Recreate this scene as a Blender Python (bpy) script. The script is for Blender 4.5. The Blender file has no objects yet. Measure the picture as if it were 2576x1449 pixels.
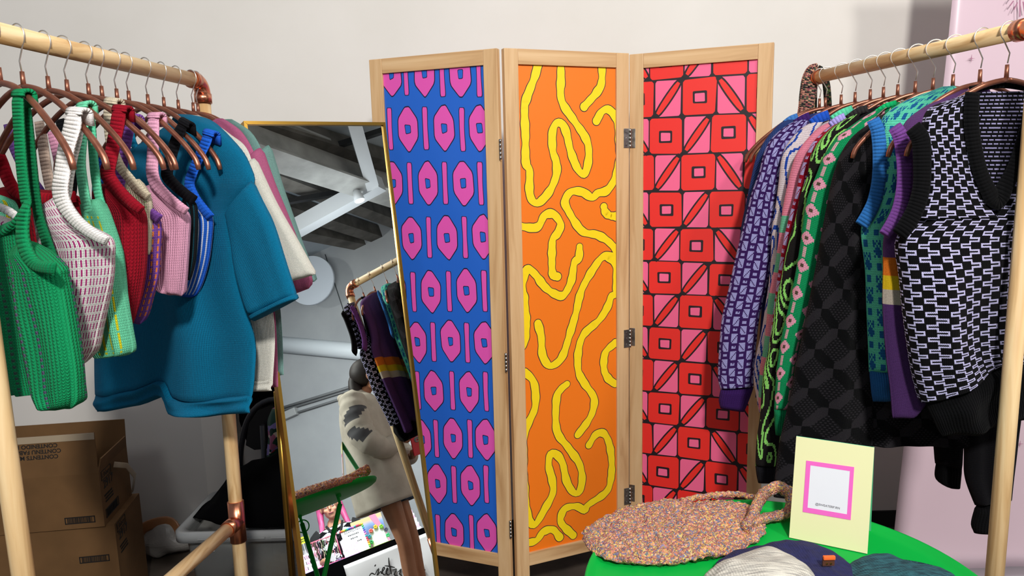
import bpy, bmesh, math, random
import numpy as np
from mathutils import Vector, Matrix, noise
random.seed(7)
sc = bpy.context.scene
COL = sc.collection
# ------------------------------------------------------------------ camera
FPX, PITCH, ROLL, CAMH = 1840.0, math.radians(9.0), math.radians(1.44), 1.5
W, H = 2576, 1449
FW = np.array([0, math.cos(PITCH), -math.sin(PITCH)])
R0 = np.array([1., 0, 0]); U0 = np.cross(R0, FW)
RT = math.cos(ROLL)*R0 - math.sin(ROLL)*U0
UP = math.sin(ROLL)*R0 + math.cos(ROLL)*U0
C = np.array([0, 0, CAMH])
cam_data = bpy.data.cameras.new('camera'); cam = bpy.data.objects.new('camera', cam_data); COL.objects.link(cam)
cam_data.sensor_fit = 'HORIZONTAL'; cam_data.sensor_width = 36; cam_data.lens = FPX/W*36; cam_data.clip_start = .02
m = Matrix(((RT[0], UP[0], -FW[0], C[0]), (RT[1], UP[1], -FW[1], C[1]), (RT[2], UP[2], -FW[2], C[2]), (0, 0, 0, 1)))
cam.matrix_world = m
sc.camera = cam
# ------------------------------------------------------------------ world, lights, exposure
wd = bpy.data.worlds.new('world'); sc.world = wd; wd.use_nodes = True
wd.node_tree.nodes['Background'].inputs[0].default_value = (.80, .86, 1, 1)
wd.node_tree.nodes['Background'].inputs[1].default_value = .22
sc.view_settings.view_transform = 'Standard'; sc.view_settings.look = 'None'
sc.view_settings.exposure = 0.0; sc.view_settings.gamma = 1
def area(name, loc, aim, size, power, color=(1, 1, 1)):
    l = bpy.data.lights.new(name, 'AREA'); l.shape = 'DISK'; l.size = size; l.energy = power; l.color = color
    o = bpy.data.objects.new(name, l); COL.objects.link(o); o.location = loc
    o.rotation_euler = (Vector(aim)-Vector(loc)).to_track_quat('-Z', 'Y').to_euler(); return o
area('ceiling_light', (.5, -1.9, 3.6), (0.3, 2.4, 1.2), 0.35, 178, (1, .98, .945))
area('ceiling_light', (2.1, -.2, 3.7), (.2, 2.4, .9), .35, 46, (1, .97, .93))
area('ceiling_light', (-1.2, -1.6, 3.9), (-.6, 2.0, 1.2), .8, 16, (.96, .98, 1))  # added weak fill for the left side, not a known fixture
area('ceiling_light', (.4, 1.0, 4.3), (.4, 1.6, 0), 1.2, 16, (1, .97, .93))
# ------------------------------------------------------------------ pixel <-> world helpers
def ray(px, py): return FW + RT*(px-W/2)/FPX + UP*(H/2-py)/FPX
def P(px, py, d): return C + ray(px, py)*d
def PZ(px, py, z): v = ray(px, py); return C + v*(z-CAMH)/v[2]
def PY(px, py, y): v = ray(px, py); return C + v*y/v[1]
def PPL(px, py, o, n):
    v = ray(px, py); return C + v*(((o-C)@n)/(v@n))
def proj(p):
    q = np.asarray(p, float)-C; d = q@FW; return (W/2+FPX*(q@RT)/d, H/2-FPX*(q@UP)/d, d)
# mirror plane
MN = np.array([0.62009461, -0.73650679, 0.27025991]); MN /= np.linalg.norm(MN); MD = -1.48364
def refl(p): p = np.asarray(p, float); return p-2*(p@MN-MD)*MN
def M(px, py, d): return refl(P(px, py, d))          # a point seen in the mirror, at path length d
def MPL(px, py, o, n):
    c2 = refl(C); v = ray(px, py); v2 = v-2*(v@MN)*MN; o = np.asarray(o, float); n = np.asarray(n, float)
    return c2 + v2*(((o-c2)@n)/(v2@n))
# ------------------------------------------------------------------ colours and materials
def lin(c):
    return c/12.92 if c <= .04045 else ((c+.055)/1.055)**2.4
def hx(s):
    s = s.lstrip('#'); return tuple(lin(int(s[i:i+2], 16)/255) for i in (0, 2, 4))
MATS = {}
def mat(name, color=(.8, .8, .8), rough=.6, metal=0, nodes=None, **kw):
    if name in MATS: return MATS[name]
    m = bpy.data.materials.new(name); m.use_nodes = True; MATS[name] = m
    b = m.node_tree.nodes['Principled BSDF']
    if isinstance(color, str): color = hx(color)
    b.inputs['Base Color'].default_value = (*color, 1); b.inputs['Roughness'].default_value = rough; b.inputs['Metallic'].default_value = metal
    for k, v in kw.items(): b.inputs[k.replace('_', ' ')].default_value = v
    if nodes: nodes(m.node_tree, b)
    return m
def N(nt, t, **kw):
    n = nt.nodes.new(t)
    for k, v in kw.items():
        if k.startswith('i_'): n.inputs[k[2:].replace('_', ' ')].default_value = v
        else: setattr(n, k, v)
    return n
def ramp(nt, src, stops):
    r = nt.nodes.new('ShaderNodeValToRGB'); nt.links.new(src, r.inputs[0])
    e = r.color_ramp.elements
    while len(e) < len(stops): e.new(.5)
    for k, (p, c) in enumerate(stops):
        e[k].position = p; e[k].color = (*(hx(c) if isinstance(c, str) else c), 1)
    return r.outputs[0]
def bump(nt, b, src, strength=.4, dist=.002):
    n = N(nt, 'ShaderNodeBump', i_Strength=strength, i_Distance=dist); nt.links.new(src, n.inputs['Height']); nt.links.new(n.outputs[0], b.inputs['Normal'])
def noisy(c1, c2, scale=5, stretch=(1, 1, 1), bstr=.1, detail=6, dist=.002, p=(.35, .65)):
    def f(nt, b):
        tc = N(nt, 'ShaderNodeTexCoord'); mp = N(nt, 'ShaderNodeMapping'); mp.inputs['Scale'].default_value = stretch
        nt.links.new(tc.outputs['Object'], mp.inputs[0])
        n = N(nt, 'ShaderNodeTexNoise', i_Scale=scale, i_Detail=detail); nt.links.new(mp.outputs[0], n.inputs['Vector'])
        nt.links.new(ramp(nt, n.outputs[0], [(p[0], c1), (p[1], c2)]), b.inputs['Base Color'])
        if bstr: bump(nt, b, n.outputs[0], bstr, dist)
    return f
def wood(axis, c1, c2, c3):
    def f(nt, b):
        tc = N(nt, 'ShaderNodeTexCoord'); mp = N(nt, 'ShaderNodeMapping')
        s = [14, 14, 14]; s[axis] = .9; mp.inputs['Scale'].default_value = s
        nt.links.new(tc.outputs['Object'], mp.inputs[0])
        n = N(nt, 'ShaderNodeTexNoise', i_Scale=2.2, i_Detail=5, i_Distortion=1.2); nt.links.new(mp.outputs[0], n.inputs['Vector'])
        nt.links.new(ramp(nt, n.outputs[0], [(.3, c1), (.5, c2), (.72, c3)]), b.inputs['Base Color'])
        bump(nt, b, n.outputs[0], .08, .001)
    return f
def woods(nm, c1, c2, c3, rough=.55):
    return [mat(nm+'_'+'xyz'[a], rough=rough, nodes=wood(a, c1, c2, c3)) for a in range(3)]
DOW = woods('pine_dowel', '#b98d58', '#dcb986', '#ecd2a4')
SCR = woods('screen_pine', '#b5895a', '#cfa778', '#dcb98c')
COPPER = mat('copper', '#d98e6e', .28, 1)
ROSE = mat('rose_copper_tube', '#a4664a', .36, .75, nodes=noisy('#8f5846', '#a96f58', 30, bstr=0))
CHROME = mat('chrome_wire', '#e6e1d8', .3, .85)
STEEL = mat('steel_hinge', '#a9a7a2', .35, 1, nodes=noisy('#8f8d88', '#c2c0ba', 60, bstr=.05))
GOLD = mat('brushed_gold', '#b98f3f', .28, 1)
BLACKP = mat('black_plastic', '#0c0c0d', .45)
# ------------------------------------------------------------------ object helpers
def link(name, me, mats, parent=None, smooth=False):
    o = bpy.data.objects.new(name, me); COL.objects.link(o)
    for mm in (mats if isinstance(mats, (list, tuple)) else [mats]): me.materials.append(mm)
    if parent: o.parent = parent
    if smooth:
        for p in me.polygons: p.use_smooth = True
    return o
def obj(name, bm, mats, parent=None, smooth=False):
    bmesh.ops.recalc_face_normals(bm, faces=bm.faces)
    me = bpy.data.meshes.new(name); bm.to_mesh(me); bm.free(); return link(name, me, mats, parent, smooth)
def tag(o, label=None, cat=None, group=None, kind=None):
    if label: o['label'] = label
    if cat: o['category'] = cat
    if group: o['group'] = group
    if kind: o['kind'] = kind
    return o
def thing(name, loc, rz=0, label=None, cat=None, group=None):
    o = bpy.data.objects.new(name, None); COL.objects.link(o); o.location = loc; o.rotation_euler = (0, 0, rz); o.empty_display_size = .05
    return tag(o, label, cat, group)
def box(bm, c, s, rot=None, bev=0, mi=0):
    mtx = Matrix.Translation(c) @ (rot.to_4x4() if rot is not None else Matrix()) @ Matrix.Diagonal((s[0], s[1], s[2], 1))
    r = bmesh.ops.create_cube(bm, size=1, matrix=mtx)
    fs = list({f for v in r['verts'] for f in v.link_faces})
    for f in fs: f.material_index = mi
    if bev:
        es = list({e for v in r['verts'] for e in v.link_edges}); g = bmesh.ops.bevel(bm, geom=es, offset=bev, segments=2, affect='EDGES', profile=.6)
        for f in g['faces']: f.material_index = mi
def tube(bm, pts, rad, n=12, caps=True, flat=1.0, mi=0):
    """a round tube along a polyline; rad a number or a list"""
    pts = [Vector(p) for p in pts]; k = len(pts)
    rs = rad if isinstance(rad, (list, tuple)) else [rad]*k
    t0 = (pts[1]-pts[0]).normalized(); ref = Vector((0, 0, 1)) if abs(t0.z) < .9 else Vector((0, 1, 0))
    nrm = t0.cross(ref).normalized(); rings = []
    for i in range(k):
        t = (pts[min(i+1, k-1)]-pts[max(i-1, 0)]).normalized()
        nrm = (nrm-t*nrm.dot(t)).normalized(); b = t.cross(nrm)
        rings.append([bm.verts.new(pts[i]+(nrm*math.cos(a)*flat+b*math.sin(a))*rs[i]) for a in [2*math.pi*j/n for j in range(n)]])
    for i in range(k-1):
        for j in range(n):
            f = bm.faces.new((rings[i][j], rings[i][(j+1) % n], rings[i+1][(j+1) % n], rings[i+1][j])); f.smooth = True; f.material_index = mi
    if caps:
        for r in (rings[0], rings[-1]): bm.faces.new(r).material_index = mi
def crom(pts, n):
    """Catmull-Rom through rows of numbers, n samples spaced by chord length"""
    p = np.asarray(pts, float); k = len(p)
    if k == 2: return p[0]+(p[1]-p[0])*np.linspace(0, 1, n)[:, None]
    q = np.vstack([2*p[0]-p[1], p, 2*p[-1]-p[-2]])
    seg = np.linalg.norm(np.diff(p, axis=0), axis=1)+1e-9; L = np.concatenate([[0], np.cumsum(seg)])
    out = []
    for s in np.linspace(0, L[-1], n):
        i = min(np.searchsorted(L, s, 'right')-1, k-2); t = (s-L[i])/seg[i]
        a, b, c, d = q[i], q[i+1], q[i+2], q[i+3]
        out.append(.5*((2*b)+(c-a)*t+(2*a-5*b+4*c-d)*t*t+(3*b-a-3*c+d)*t**3))
    return np.array(out)
def quadbox(bm, a, b, thick_vec, mi=0):
    pass
def prism(bm, poly, dvec, mi=0):
    """extrude a 3-D polygon by a vector"""
    vs = [bm.verts.new(p) for p in poly]; ws = [bm.verts.new(Vector(p)+Vector(dvec)) for p in poly]
    fs = [bm.faces.new(vs), bm.faces.new(ws[::-1])]
    for i in range(len(vs)): fs.append(bm.faces.new((vs[i], ws[i], ws[(i+1) % len(vs)], vs[(i+1) % len(vs)])))
    for f in fs: f.material_index = mi
# ------------------------------------------------------------------ the room
WALLY = 2.86
wallm = mat('painted_wall', rough=.75, nodes=noisy('#dcd7cf', '#e2ddd6', 3, bstr=.06, p=(.3, .7)))
concrete = mat('dark_concrete', rough=.6, nodes=noisy('#2e2823', '#5a4f45', 4, bstr=.12))
floorbm = bmesh.new(); box(floorbm, (0, -3, -.05), (14, 12.4, .1)); tag(obj('floor', floorbm, concrete), kind='structure')
b = bmesh.new(); box(b, (0, WALLY+.1, 2.6), (14, .2, 5.2)); tag(obj('wall_back', b, wallm), kind='structure')
b = bmesh.new(); box(b, (0, WALLY-.004, .035), (14, .012, .07)); tag(obj('baseboard_back', b, mat('dark_base', '#14110f', .7)), kind='structure')
# ------------------------------------------------------------------ folding screen
def frame3(o, u, v):
    return o, u, v
def build_panel(name, TLpx, dl, TRpx, dr, seam_left, draw, label_part):
    A = P(*TLpx, dl); B = P(*TRpx, dr); ztop = (A[2]+B[2])/2
    A = A.copy(); B = B.copy(); A[2] = B[2] = 0
    w = np.linalg.norm(B-A); ang = math.atan2(B[1]-A[1], B[0]-A[0])
    return A, w, ang, ztop
screen = thing('folding_screen', (P(1258, 121, 2.2)[0], P(1258, 121, 2.2)[1], 0), 0, 'three-panel folding screen with pale wood frame and loud blue, orange and red prints', 'folding screen')
SO = Vector(screen.location)
T = .022
def panel(tl, dl, tr, dr, inner, draw, extra=()):
    A, w, ang, ztop = build_panel('', tl, dl, tr, dr, 0, None, None)
    ztop = 1.868
    pan = bpy.data.objects.new('screen_panel', None); COL.objects.link(pan); pan.parent = screen
    pan.location = Vector(A)-SO; pan.rotation_euler = (0, 0, ang)
    st = .046; zb = .185
    for x in (st/2, w-st/2):
        b = bmesh.new(); box(b, (x, 0, ztop/2), (st, T, ztop), bev=.002); obj('stile', b, SCR[2], pan)
    for z in (ztop-st/2, zb+st/2):
        b = bmesh.new(); box(b, (w/2, 0, z), (w-2*st, T*.96, st), bev=.0015); obj('rail', b, SCR[0], pan)
    # the printed cloth, set back a little in the frame
    ca, sa = math.cos(ang), math.sin(ang); n = np.array([sa, -ca, 0])
    O = A + n*(T/2-.009)
    def loc(px, py):
        p = PPL(px, py, O, n)-A; return (p[0]*ca+p[1]*sa, p[2])
    b = bmesh.new(); x0, x1, z0, z1 = st-.003, w-st+.003, zb+st-.003, ztop-st+.003
    box(b, ((x0+x1)/2, 0, (z0+z1)/2), (x1-x0, .006, z1-z0))
    yf = -.0032
    S = Shapes(b, x0+.003, x1-.003, z0+.003, z1-.003, yf)
    ms = draw(S, loc)
    obj('printed_cloth', b, ms, pan)
    return pan, w, ang, A
class Shapes:
    """flat printed shapes, clipped to the cloth rectangle, each layer .15 mm above the last"""
    def __init__(s, bm, x0, x1, z0, z1, y): s.bm, s.r, s.y, s.lay = bm, (x0, x1, z0, z1), y, 0
    def clip(s, poly):
        x0, x1, z0, z1 = s.r
        for ax, lim, sg in ((0, x0, 1), (0, x1, -1), (1, z0, 1), (1, z1, -1)):
            out = []
            for i in range(len(poly)):
                p, q = poly[i-1], poly[i]; pi, qi = (p[ax]-lim)*sg >= 0, (q[ax]-lim)*sg >= 0
                if pi != qi:
                    t = (lim-p[ax])/(q[ax]-p[ax]); out.append((p[0]+(q[0]-p[0])*t, p[1]+(q[1]-p[1])*t))
                if qi: out.append(q)
            poly = out
            if len(poly) < 3: return None
        return poly
    def poly(s, pts, mi, lay):
        p = s.clip([tuple(q) for q in pts])
        if not p: return
        y = s.y-.00018*lay
        vs = [s.bm.verts.new((a, y, z)) for a, z in p]
        try: s.bm.faces.new(vs).material_index = mi
        except ValueError: pass
    def ribbon(s, pts, w, mi, lay, cap=True, seed=0):
        p = crom(pts, max(8, len(pts)*7)); d = np.gradient(p, axis=0); d /= np.linalg.norm(d, axis=1)[:, None]+1e-9
        nn = np.stack([-d[:, 1], d[:, 0]], 1); k = len(p)
        ww = np.array([w*(1+.10*math.sin(i*.45+seed)+.06*math.sin(i*1.1+seed*2)) for i in range(k)])
        L, R = p+nn*ww[:, None]/2, p-nn*ww[:, None]/2
        for i in range(k-1): s.poly([L[i], L[i+1], R[i+1], R[i]], mi, lay)
        if cap:
            for e, dd in ((0, -1), (k-1, 1)):
                c = p[e]; a0 = math.atan2(d[e][1]*dd, d[e][0]*dd); s.poly([(c[0]+ww[e]/2*math.cos(a0+a), c[1]+ww[e]/2*math.sin(a0+a)) for a in np.linspace(-math.pi/2, math.pi/2, 9)], mi, lay)
        for i in range(1, k-1):   # round joints
            s.poly([(p[i][0]+ww[i]/2*.98*math.cos(a), p[i][1]+ww[i]/2*.98*math.sin(a)) for a in np.linspace(0, 2*math.pi, 13)[:-1]], mi, lay+.02*(i % 7)/7+.01)
def smooth_closed(pts, n=4, r=.25):
    """cut corners of a closed polygon"""
    for _ in range(2):
        out = []
        for i in range(len(pts)):
            a, b = np.array(pts[i-1]), np.array(pts[i]); out += [tuple(a+(b-a)*r), tuple(a+(b-a)*(1-r))]
        pts = out
    return pts
def ink(name, c): return mat('print_'+name, c, .55)
# --- panel one: blue with pink hexagons and bars
def draw1(S, loc):
    MX = (984, 1216)
    rows = [(187, [985, 1068, 1158], [1021, 1113, 1205]), (323, [1027, 1118, 1207], [982, 1071, 1163]), (460, [990, 1077, 1166], [1032, 1120, 1209]),
            (597, [1036, 1125, 1215], [993, 1080, 1170]), (733, [998, 1085, 1174], [1041, 1130, 1219]), (860, [964, 1050, 1134, 1219], [1007, 1091, 1176]),
            (983, [1008, 1092, 1180], [965, 1052, 1138, 1223]), (1104, [976, 1062, 1140, 1222], [1019, 1098, 1183]), (1219, [1020, 1101, 1184], [980, 1062, 1143, 1224]),
            (1338, [985, 1063, 1143, 1225], [1024, 1103, 1187])]
    rnd = random.Random(3)
    for ri, (yc, hexes, bars) in enumerate(rows):
        for k, hxp in enumerate(hexes):
            cy = yc+(hxp-1100)*.03*(ri-3)/6+rnd.uniform(-2, 2); x, z = loc(hxp, cy)
            a, h = .0345, .069
            base = [(-.25*a, h), (.2*a, h), (a, .42*h), (a, -.45*h), (.15*a, -h), (-.1*a, -h), (-a, -.4*h), (-a, .5*h)]
            base = [(p[0]+rnd.uniform(-.002, .002), p[1]+rnd.uniform(-.003, .003)) for p in base]
            sm = smooth_closed(base, r=.12)
            S.poly([(x+p[0]*1.075, z+p[1]*1.045) for p in sm], 1, 1); S.poly([(x+p[0]*.99, z+p[1]*.99) for p in sm], 2, 2)
            q = [(-.009, .014), (.008, .013), (.0085, -.011), (-.006, -.014)]; q = smooth_closed([(p[0]+rnd.uniform(-.0015, .0015), p[1]+rnd.uniform(-.002, .002)) for p in q], r=.12)
            S.poly([(x+p[0]*1.22, z+p[1]*1.18) for p in q], 1, 3); S.poly([(x+p[0], z+p[1]) for p in q], 3, 4)
        for bx in bars:
            cy = yc+rnd.uniform(-2, 3); x, z = loc(bx, cy); a, h = .0082, .066
            q = [(-a, h), (a, h*.98), (a*.8, 0), (a, -h), (-a*.9, -h), (-a*.9, 0)]; q = smooth_closed([(p[0]+rnd.uniform(-.001, .001), p[1]) for p in q], r=.12)
            S.poly([(x+p[0]*1.3, z+p[1]*1.03) for p in q], 1, 1); S.poly([(x+p[0], z+p[1]) for p in q], 2, 2)
    return [ink('blue', '#1a5fc4'), ink('navy_line', '#140c30'), ink('pink', '#de52ad'), ink('blue', '#1a5fc4')]
def z1(l): return [(900+x/2.131, 80+y/2.131) for x, y in l]
def z2(l): return [(960+x/2.044, 740+y/2.044) for x, y in l]
def draw2(S, loc):
    R = [z1([(970, 150), (950, 235), (903, 360), (893, 420), (898, 560), (900, 700), (920, 745), (920, 860), (940, 910), (975, 912), (1030, 850), (1064, 765), (1062, 695), (1045, 640), (1042, 545), (1062, 492), (1095, 495), (1118, 545), (1140, 640), (1178, 735), (1213, 762), (1234, 700), (1236, 620), (1215, 560), (1160, 478), (1092, 370), (1088, 250), (1088, 150)]),
         z1([(1308, 150), (1306, 270), (1280, 325), (1212, 402)]),
         z1([(1278, 478), (1308, 428), (1345, 418), (1385, 468), (1398, 560), (1398, 700), (1375, 790), (1335, 850), (1285, 865), (1255, 888), (1200, 858), (1142, 858), (1112, 900), (1120, 945), (1198, 1065), (1280, 1088), (1340, 1122), (1395, 1180)]),
         z1([(850, 1040), (958, 1048), (1000, 985), (1048, 978), (1086, 1030), (1070, 1080), (1045, 1112), (1040, 1180), (1043, 1295), (1070, 1312)]),
         z1([(1318, 938), (1325, 965), (1350, 985), (1400, 990)]),
         z1([(1188, 1152), (1184, 1212), (1160, 1240), (1142, 1340), (1100, 1412), (1050, 1402), (1000, 1365), (950, 1300), (912, 1272), (892, 1310), (880, 1380)])+z2([(733, 20), (738, 80), (743, 150), (738, 225), (705, 300)]),
         z1([(1400, 1215), (1320, 1203), (1262, 1270), (1205, 1370), (1183, 1440)])+z2([(1000, 90), (962, 220), (932, 312), (898, 355), (858, 365), (826, 310), (820, 220), (803, 150)]),
         z1([(1340, 1206), (1378, 1240), (1385, 1300), (1383, 1400)])+z2([(1180, 10), (1162, 62), (1118, 132), (1040, 205), (1012, 285), (1010, 390), (1040, 455), (1090, 530), (1085, 600), (1058, 655), (1008, 722)]),
         z2([(1200, 250), (1150, 300), (1142, 380), (1162, 430), (1200, 462)]),
         z2([(735, 400), (775, 440), (790, 500), (786, 590), (742, 690), (728, 790), (735, 1000), (745, 1100), (760, 1165), (790, 1182), (840, 1100), (880, 1020), (875, 950), (858, 880), (868, 822), (900, 825), (930, 870), (950, 960), (985, 1018), (1015, 1015), (1030, 950), (1015, 870), (960, 790), (900, 700), (898, 540), (920, 490), (952, 462)]),
         z2([(1065, 775), (1100, 722), (1140, 715), (1168, 765), (1182, 860), (1176, 960), (1150, 1020), (1062, 1082), (1042, 1108), (1000, 1090), (945, 1100), (922, 1140), (925, 1180), (985, 1240)]),
         z2([(700, 1282), (790, 1268), (830, 1222), (880, 1210), (915, 1250)])]
    for k, r in enumerate(R):
        q = [loc(*p) for p in r]
        S.ribbon(q, .0305, 1, 1+.2*k/20, seed=k); S.ribbon(q, .0258, 2, 2+.2*k/20, seed=k)
    return [ink('orange', '#f0770b'), ink('navy_line', '#140c30'), ink('yellow', '#f7d40a')]
def draw3(S, loc):
    # lattice cells in cloth coordinates; columns found from the photograph
    rnd = random.Random(5)
    ys = [104, 199, 294, 388, 481, 573, 658, 741, 825, 908, 990, 1070, 1150, 1230, 1310, 1390]
    xm = 1700
    zs = [loc(xm, y)[1] for y in ys]
    xa = loc(1715, 250)[0]; xa2 = loc(1803, 250)[0]; xb = loc(1634, 340)[0]; xb2 = loc(1788, 340)[0]
    per = (xb2-xb); wr = xa2-xa
    def rnds(pts, s=.0026): return smooth_closed([(p[0]+rnd.uniform(-s, s), p[1]+rnd.uniform(-s, s)) for p in pts], r=.065)
    g = .0046
    for r in range(len(zs)-1):
        zt, zb = zs[r]-g*.6, zs[r+1]+g*.6
        off = xa if r % 2 == 1 else xb
        for c in range(-3, 4):
            x0 = off+c*per; x1 = x0+wr
            S.poly(rnds([(x0+g*.5, zb), (x1-g*.5, zb), (x1-g*.5, zt), (x0+g*.5, zt)]), 1, 1)
            cx, cz = (x0+x1)/2+rnd.uniform(-.004, .004), (zt+zb)/2+rnd.uniform(-.003, .003); a, h = .0150*wr/.105, .0125*wr/.105
            S.poly(rnds([(cx-a*1.42, cz-h*1.48), (cx+a*1.42, cz-h*1.48), (cx+a*1.42, cz+h*1.48), (cx-a*1.42, cz+h*1.48)], .001), 0, 2)
            S.poly(rnds([(cx-a, cz-h), (cx+a, cz-h), (cx+a, cz+h), (cx-a, cz+h)], .001), 2, 3)
            p0, p1 = x1+g*.6, x0+per-g*.6
            S.poly(rnds([(p0, zb), (p1, zb), (p1, zt), (p0, zt)], .001), 2, 1)
            up = (c % 2 == 0) if r % 2 == 1 else True
            if r % 2 == 0: fwd = (c % 2 == 0)
            else: fwd = (c % 2 == 1)
            e = .003
            a0, a1 = ((p0+e, zb+e), (p1-e, zt-e)) if fwd else ((p0+e, zt-e), (p1-e, zb+e))
            dx, dz = a1[0]-a0[0], a1[1]-a0[1]; L = math.hypot(dx, dz); nx, nz = -dz/L, dx/L
            def bar(wd, ext, mi, lay):
                p = []
                for tt in np.linspace(0, 1, 8): w2 = wd*(.55+.45*math.sin(math.pi*tt)**.5); p.append((a0[0]+dx*(tt*(1+2*ext)-ext)+nx*w2, a0[1]+dz*(tt*(1+2*ext)-ext)+nz*w2))
                for tt in np.linspace(1, 0, 8): w2 = wd*(.55+.45*math.sin(math.pi*tt)**.5); p.append((a0[0]+dx*(tt*(1+2*ext)-ext)-nx*w2, a0[1]+dz*(tt*(1+2*ext)-ext)-nz*w2))
                S.poly(p, mi, lay)
            bar(.0145, .04, 0, 2); bar(.0092, -.05, 1, 3)
    return [ink('black_line', '#170810'), ink('red', '#e8281f'), ink('rose_pink', '#f0648f')]
p1, w1, a1, A1 = panel((932, 145), 2.36, (1253, 122), 2.2, None, draw1)
p2, w2, a2, A2 = panel((1264, 120), 2.2, (1578, 135), 2.36, None, draw2)
p3, w3, a3, A3 = panel((1585, 133), 2.385, (1948, 114), 2.22, None, draw3)
def hinge(pan, x, z, flip, edge=False):
    b = bmesh.new()
    if not edge:
        for s in (-1,):
            box(b, (x-.0125*flip, -T/2-.0012, z), (.022, .0016, .062), bev=.0005)
        for dz in (-.021, 0, .021): 
            tube(b, [(x-.0125*flip, -T/2-.0018, z+dz), (x-.0125*flip, -T/2-.0034, z+dz)], .0032, 8)
    for k in range(5): tube(b, [(x, -T/2-.002, z-.031+k*.0125), (x, -T/2-.002, z-.031+k*.0125+.0112)], .0042, 8)
    obj('hinge', b, STEEL, pan)
for z in (1.60, .93, .36):
    hinge(p1, w1+.004, z-.03, 1, True)
    hinge(p2, w2+.003, z, 1); hinge(p3, -.003, z, -1)
# ------------------------------------------------------------------ mirror
def mplane(px, py): return PPL(px, py, MN*MD, MN)
mTL, mTR, mBLr, mBRr = mplane(611, 306), mplane(967, 309), mplane(758, 1449), mplane(1103, 1449)
def ext(a, b, z): return a+(b-a)*((z-a[2])/(b[2]-a[2]))
mBL, mBR = ext(mTL, mBLr, .02), ext(mTR, mBRr, .02)
mir = thing('standing_mirror', tuple((mBL+mBR)/2*np.array([1, 1, 0])), 0, 'tall leaning floor mirror in a thin gold frame with a gold easel leg behind', 'mirror')
MO = np.array(mir.location)
def Q(s, t):   # s 0..1 across, t 0..1 down
    return (mTL*(1-s)+mTR*s)*(1-t)+(mBL*(1-s)+mBR*s)*t - MO
b = bmesh.new(); dn = -MN*.004
e = .012
ws, wt = .008/.40, .008/1.7
prism(b, [Q(ws, wt), Q(1-ws, wt), Q(1-ws, 1-wt), Q(ws, 1-wt)], dn)
obj('mirror_glass', b, mat('silvered_glass', '#e4e9e6', .0, 1), mir)
cc = [Q(0, 0), Q(1, 0), Q(1, 1), Q(0, 1)]
for i in range(4):
    b = bmesh.new(); a, c2 = cc[i], cc[(i+1) % 4]; ctr = sum(cc)/4
    def inn(p, k=i):
        d1 = cc[(i+1) % 4]-cc[i]; d1 = d1/np.linalg.norm(d1); perp = np.cross(MN, d1); perp = perp*(1 if (ctr-cc[i])@perp > 0 else -1); return p+perp*.009
    dd = (c2-a)/np.linalg.norm(c2-a)
    prism(b, [a+MN*.006, c2+MN*.006, inn(c2)-dd*.009+MN*.006, inn(a)+dd*.009+MN*.006], -MN*.026)
    obj('frame_bar', b, GOLD, mir)
b = bmesh.new(); top = Q(.5, .42)-MN*.03
legt = [PY(697, 985, 2.12)-MO, PY(712, 1150, 2.14)-MO, PY(735, 1449, 2.16)-MO]
legfoot = legt[0]+(legt[2]-legt[0])*((.0-MO[2]-legt[0][2])/(legt[2][2]-legt[0][2]))
tube(b, [legt[0], legfoot], .011, 8); 
tube(b, [legt[0], Q(.12, .40)-MN*.02], .008, 8)
obj('easel_leg', b, GOLD, mir)
# ------------------------------------------------------------------ clothes rails
RR = .0178; ZR = 1.755
def cyl(name, a, b_, r, m, parent, n=20, o=(0, 0, 0)):
    b = bmesh.new(); tube(b, [np.array(a)-o, np.array(b_)-o], r, n); return obj(name, b, m, parent)
def elbow(name, c, d1, d2, parent, o):
    """copper elbow with two collars; d1, d2 unit vectors leaving the corner"""
    c = np.array(c)-o; d1, d2 = np.array(d1), np.array(d2); b = bmesh.new(); r = .034
    pts = [c+d1*.05, c+d1*r]+[c+d1*r+d2*r-(d2*r*math.cos(t)+d1*r*math.sin(t)) for t in np.linspace(0.15, math.pi/2-.15, 7)]+[c+d2*r, c+d2*.05]
    tube(b, pts, RR+.0022, 20)
    for d in (d1, d2): tube(b, [c+d*.032, c+d*.056], RR+.0042, 20)
    obj(name, b, COPPER, parent)
def tee(c, d, parent, o, ax=(0, 0, 1)):
    c = np.array(c)-o; b = bmesh.new(); ax = np.array(ax); tube(b, [c-ax*.055, c+ax*.055], RR+.0034, 20)
    tube(b, [c, c+np.array(d)*.05], RR+.0034, 20); obj('tee_fitting', b, COPPER, parent)
def rack(name, near, far, nbot, fbot, ztee, label):
    o = np.array([near[0], near[1], 0.])
    t = thing(name, o, 0, label, 'clothes rack')
    near, far, nbot, fbot = map(np.array, (near, far, nbot, fbot))
    u = (far-near)/np.linalg.norm(far-near)
    cyl('rail', near+u*.04, far-u*.04, RR, DOW[1], t, o=o)
    def post(top, bot):
        cyl('post', top-np.array([0, 0, .04]), bot, RR, DOW[2], t, o=o)
    post(near, nbot); post(far, fbot)
    for top, bot, sgn in ((near, nbot, 1), (far, fbot, -1)):
        d = (bot-top)/np.linalg.norm(bot-top); elbow('elbow_fitting', top, u*sgn, d, t, o)
    k1 = near+(nbot-near)*((ztee-near[2])/(nbot[2]-near[2])); k2 = far+(fbot-far)*((ztee-far[2])/(fbot[2]-far[2]))
    v = (k2-k1)/np.linalg.norm(k2-k1)
    tee(k1, v, t, o, (near-nbot)/np.linalg.norm(near-nbot)); tee(k2, -v, t, o, (far-fbot)/np.linalg.norm(far-fbot)); cyl('crossbar', k1+v*.03, k2-v*.03, RR*.98, DOW[1], t, o=o)
    for k, bot in ((0, nbot), (1, fbot)):
        side = np.array([1., 0, 0]); c = bot.copy(); c[2] = .025
        cyl('foot', c-side*.26, c+side*.26, RR, DOW[0], t, o=o)
    return t
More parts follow.
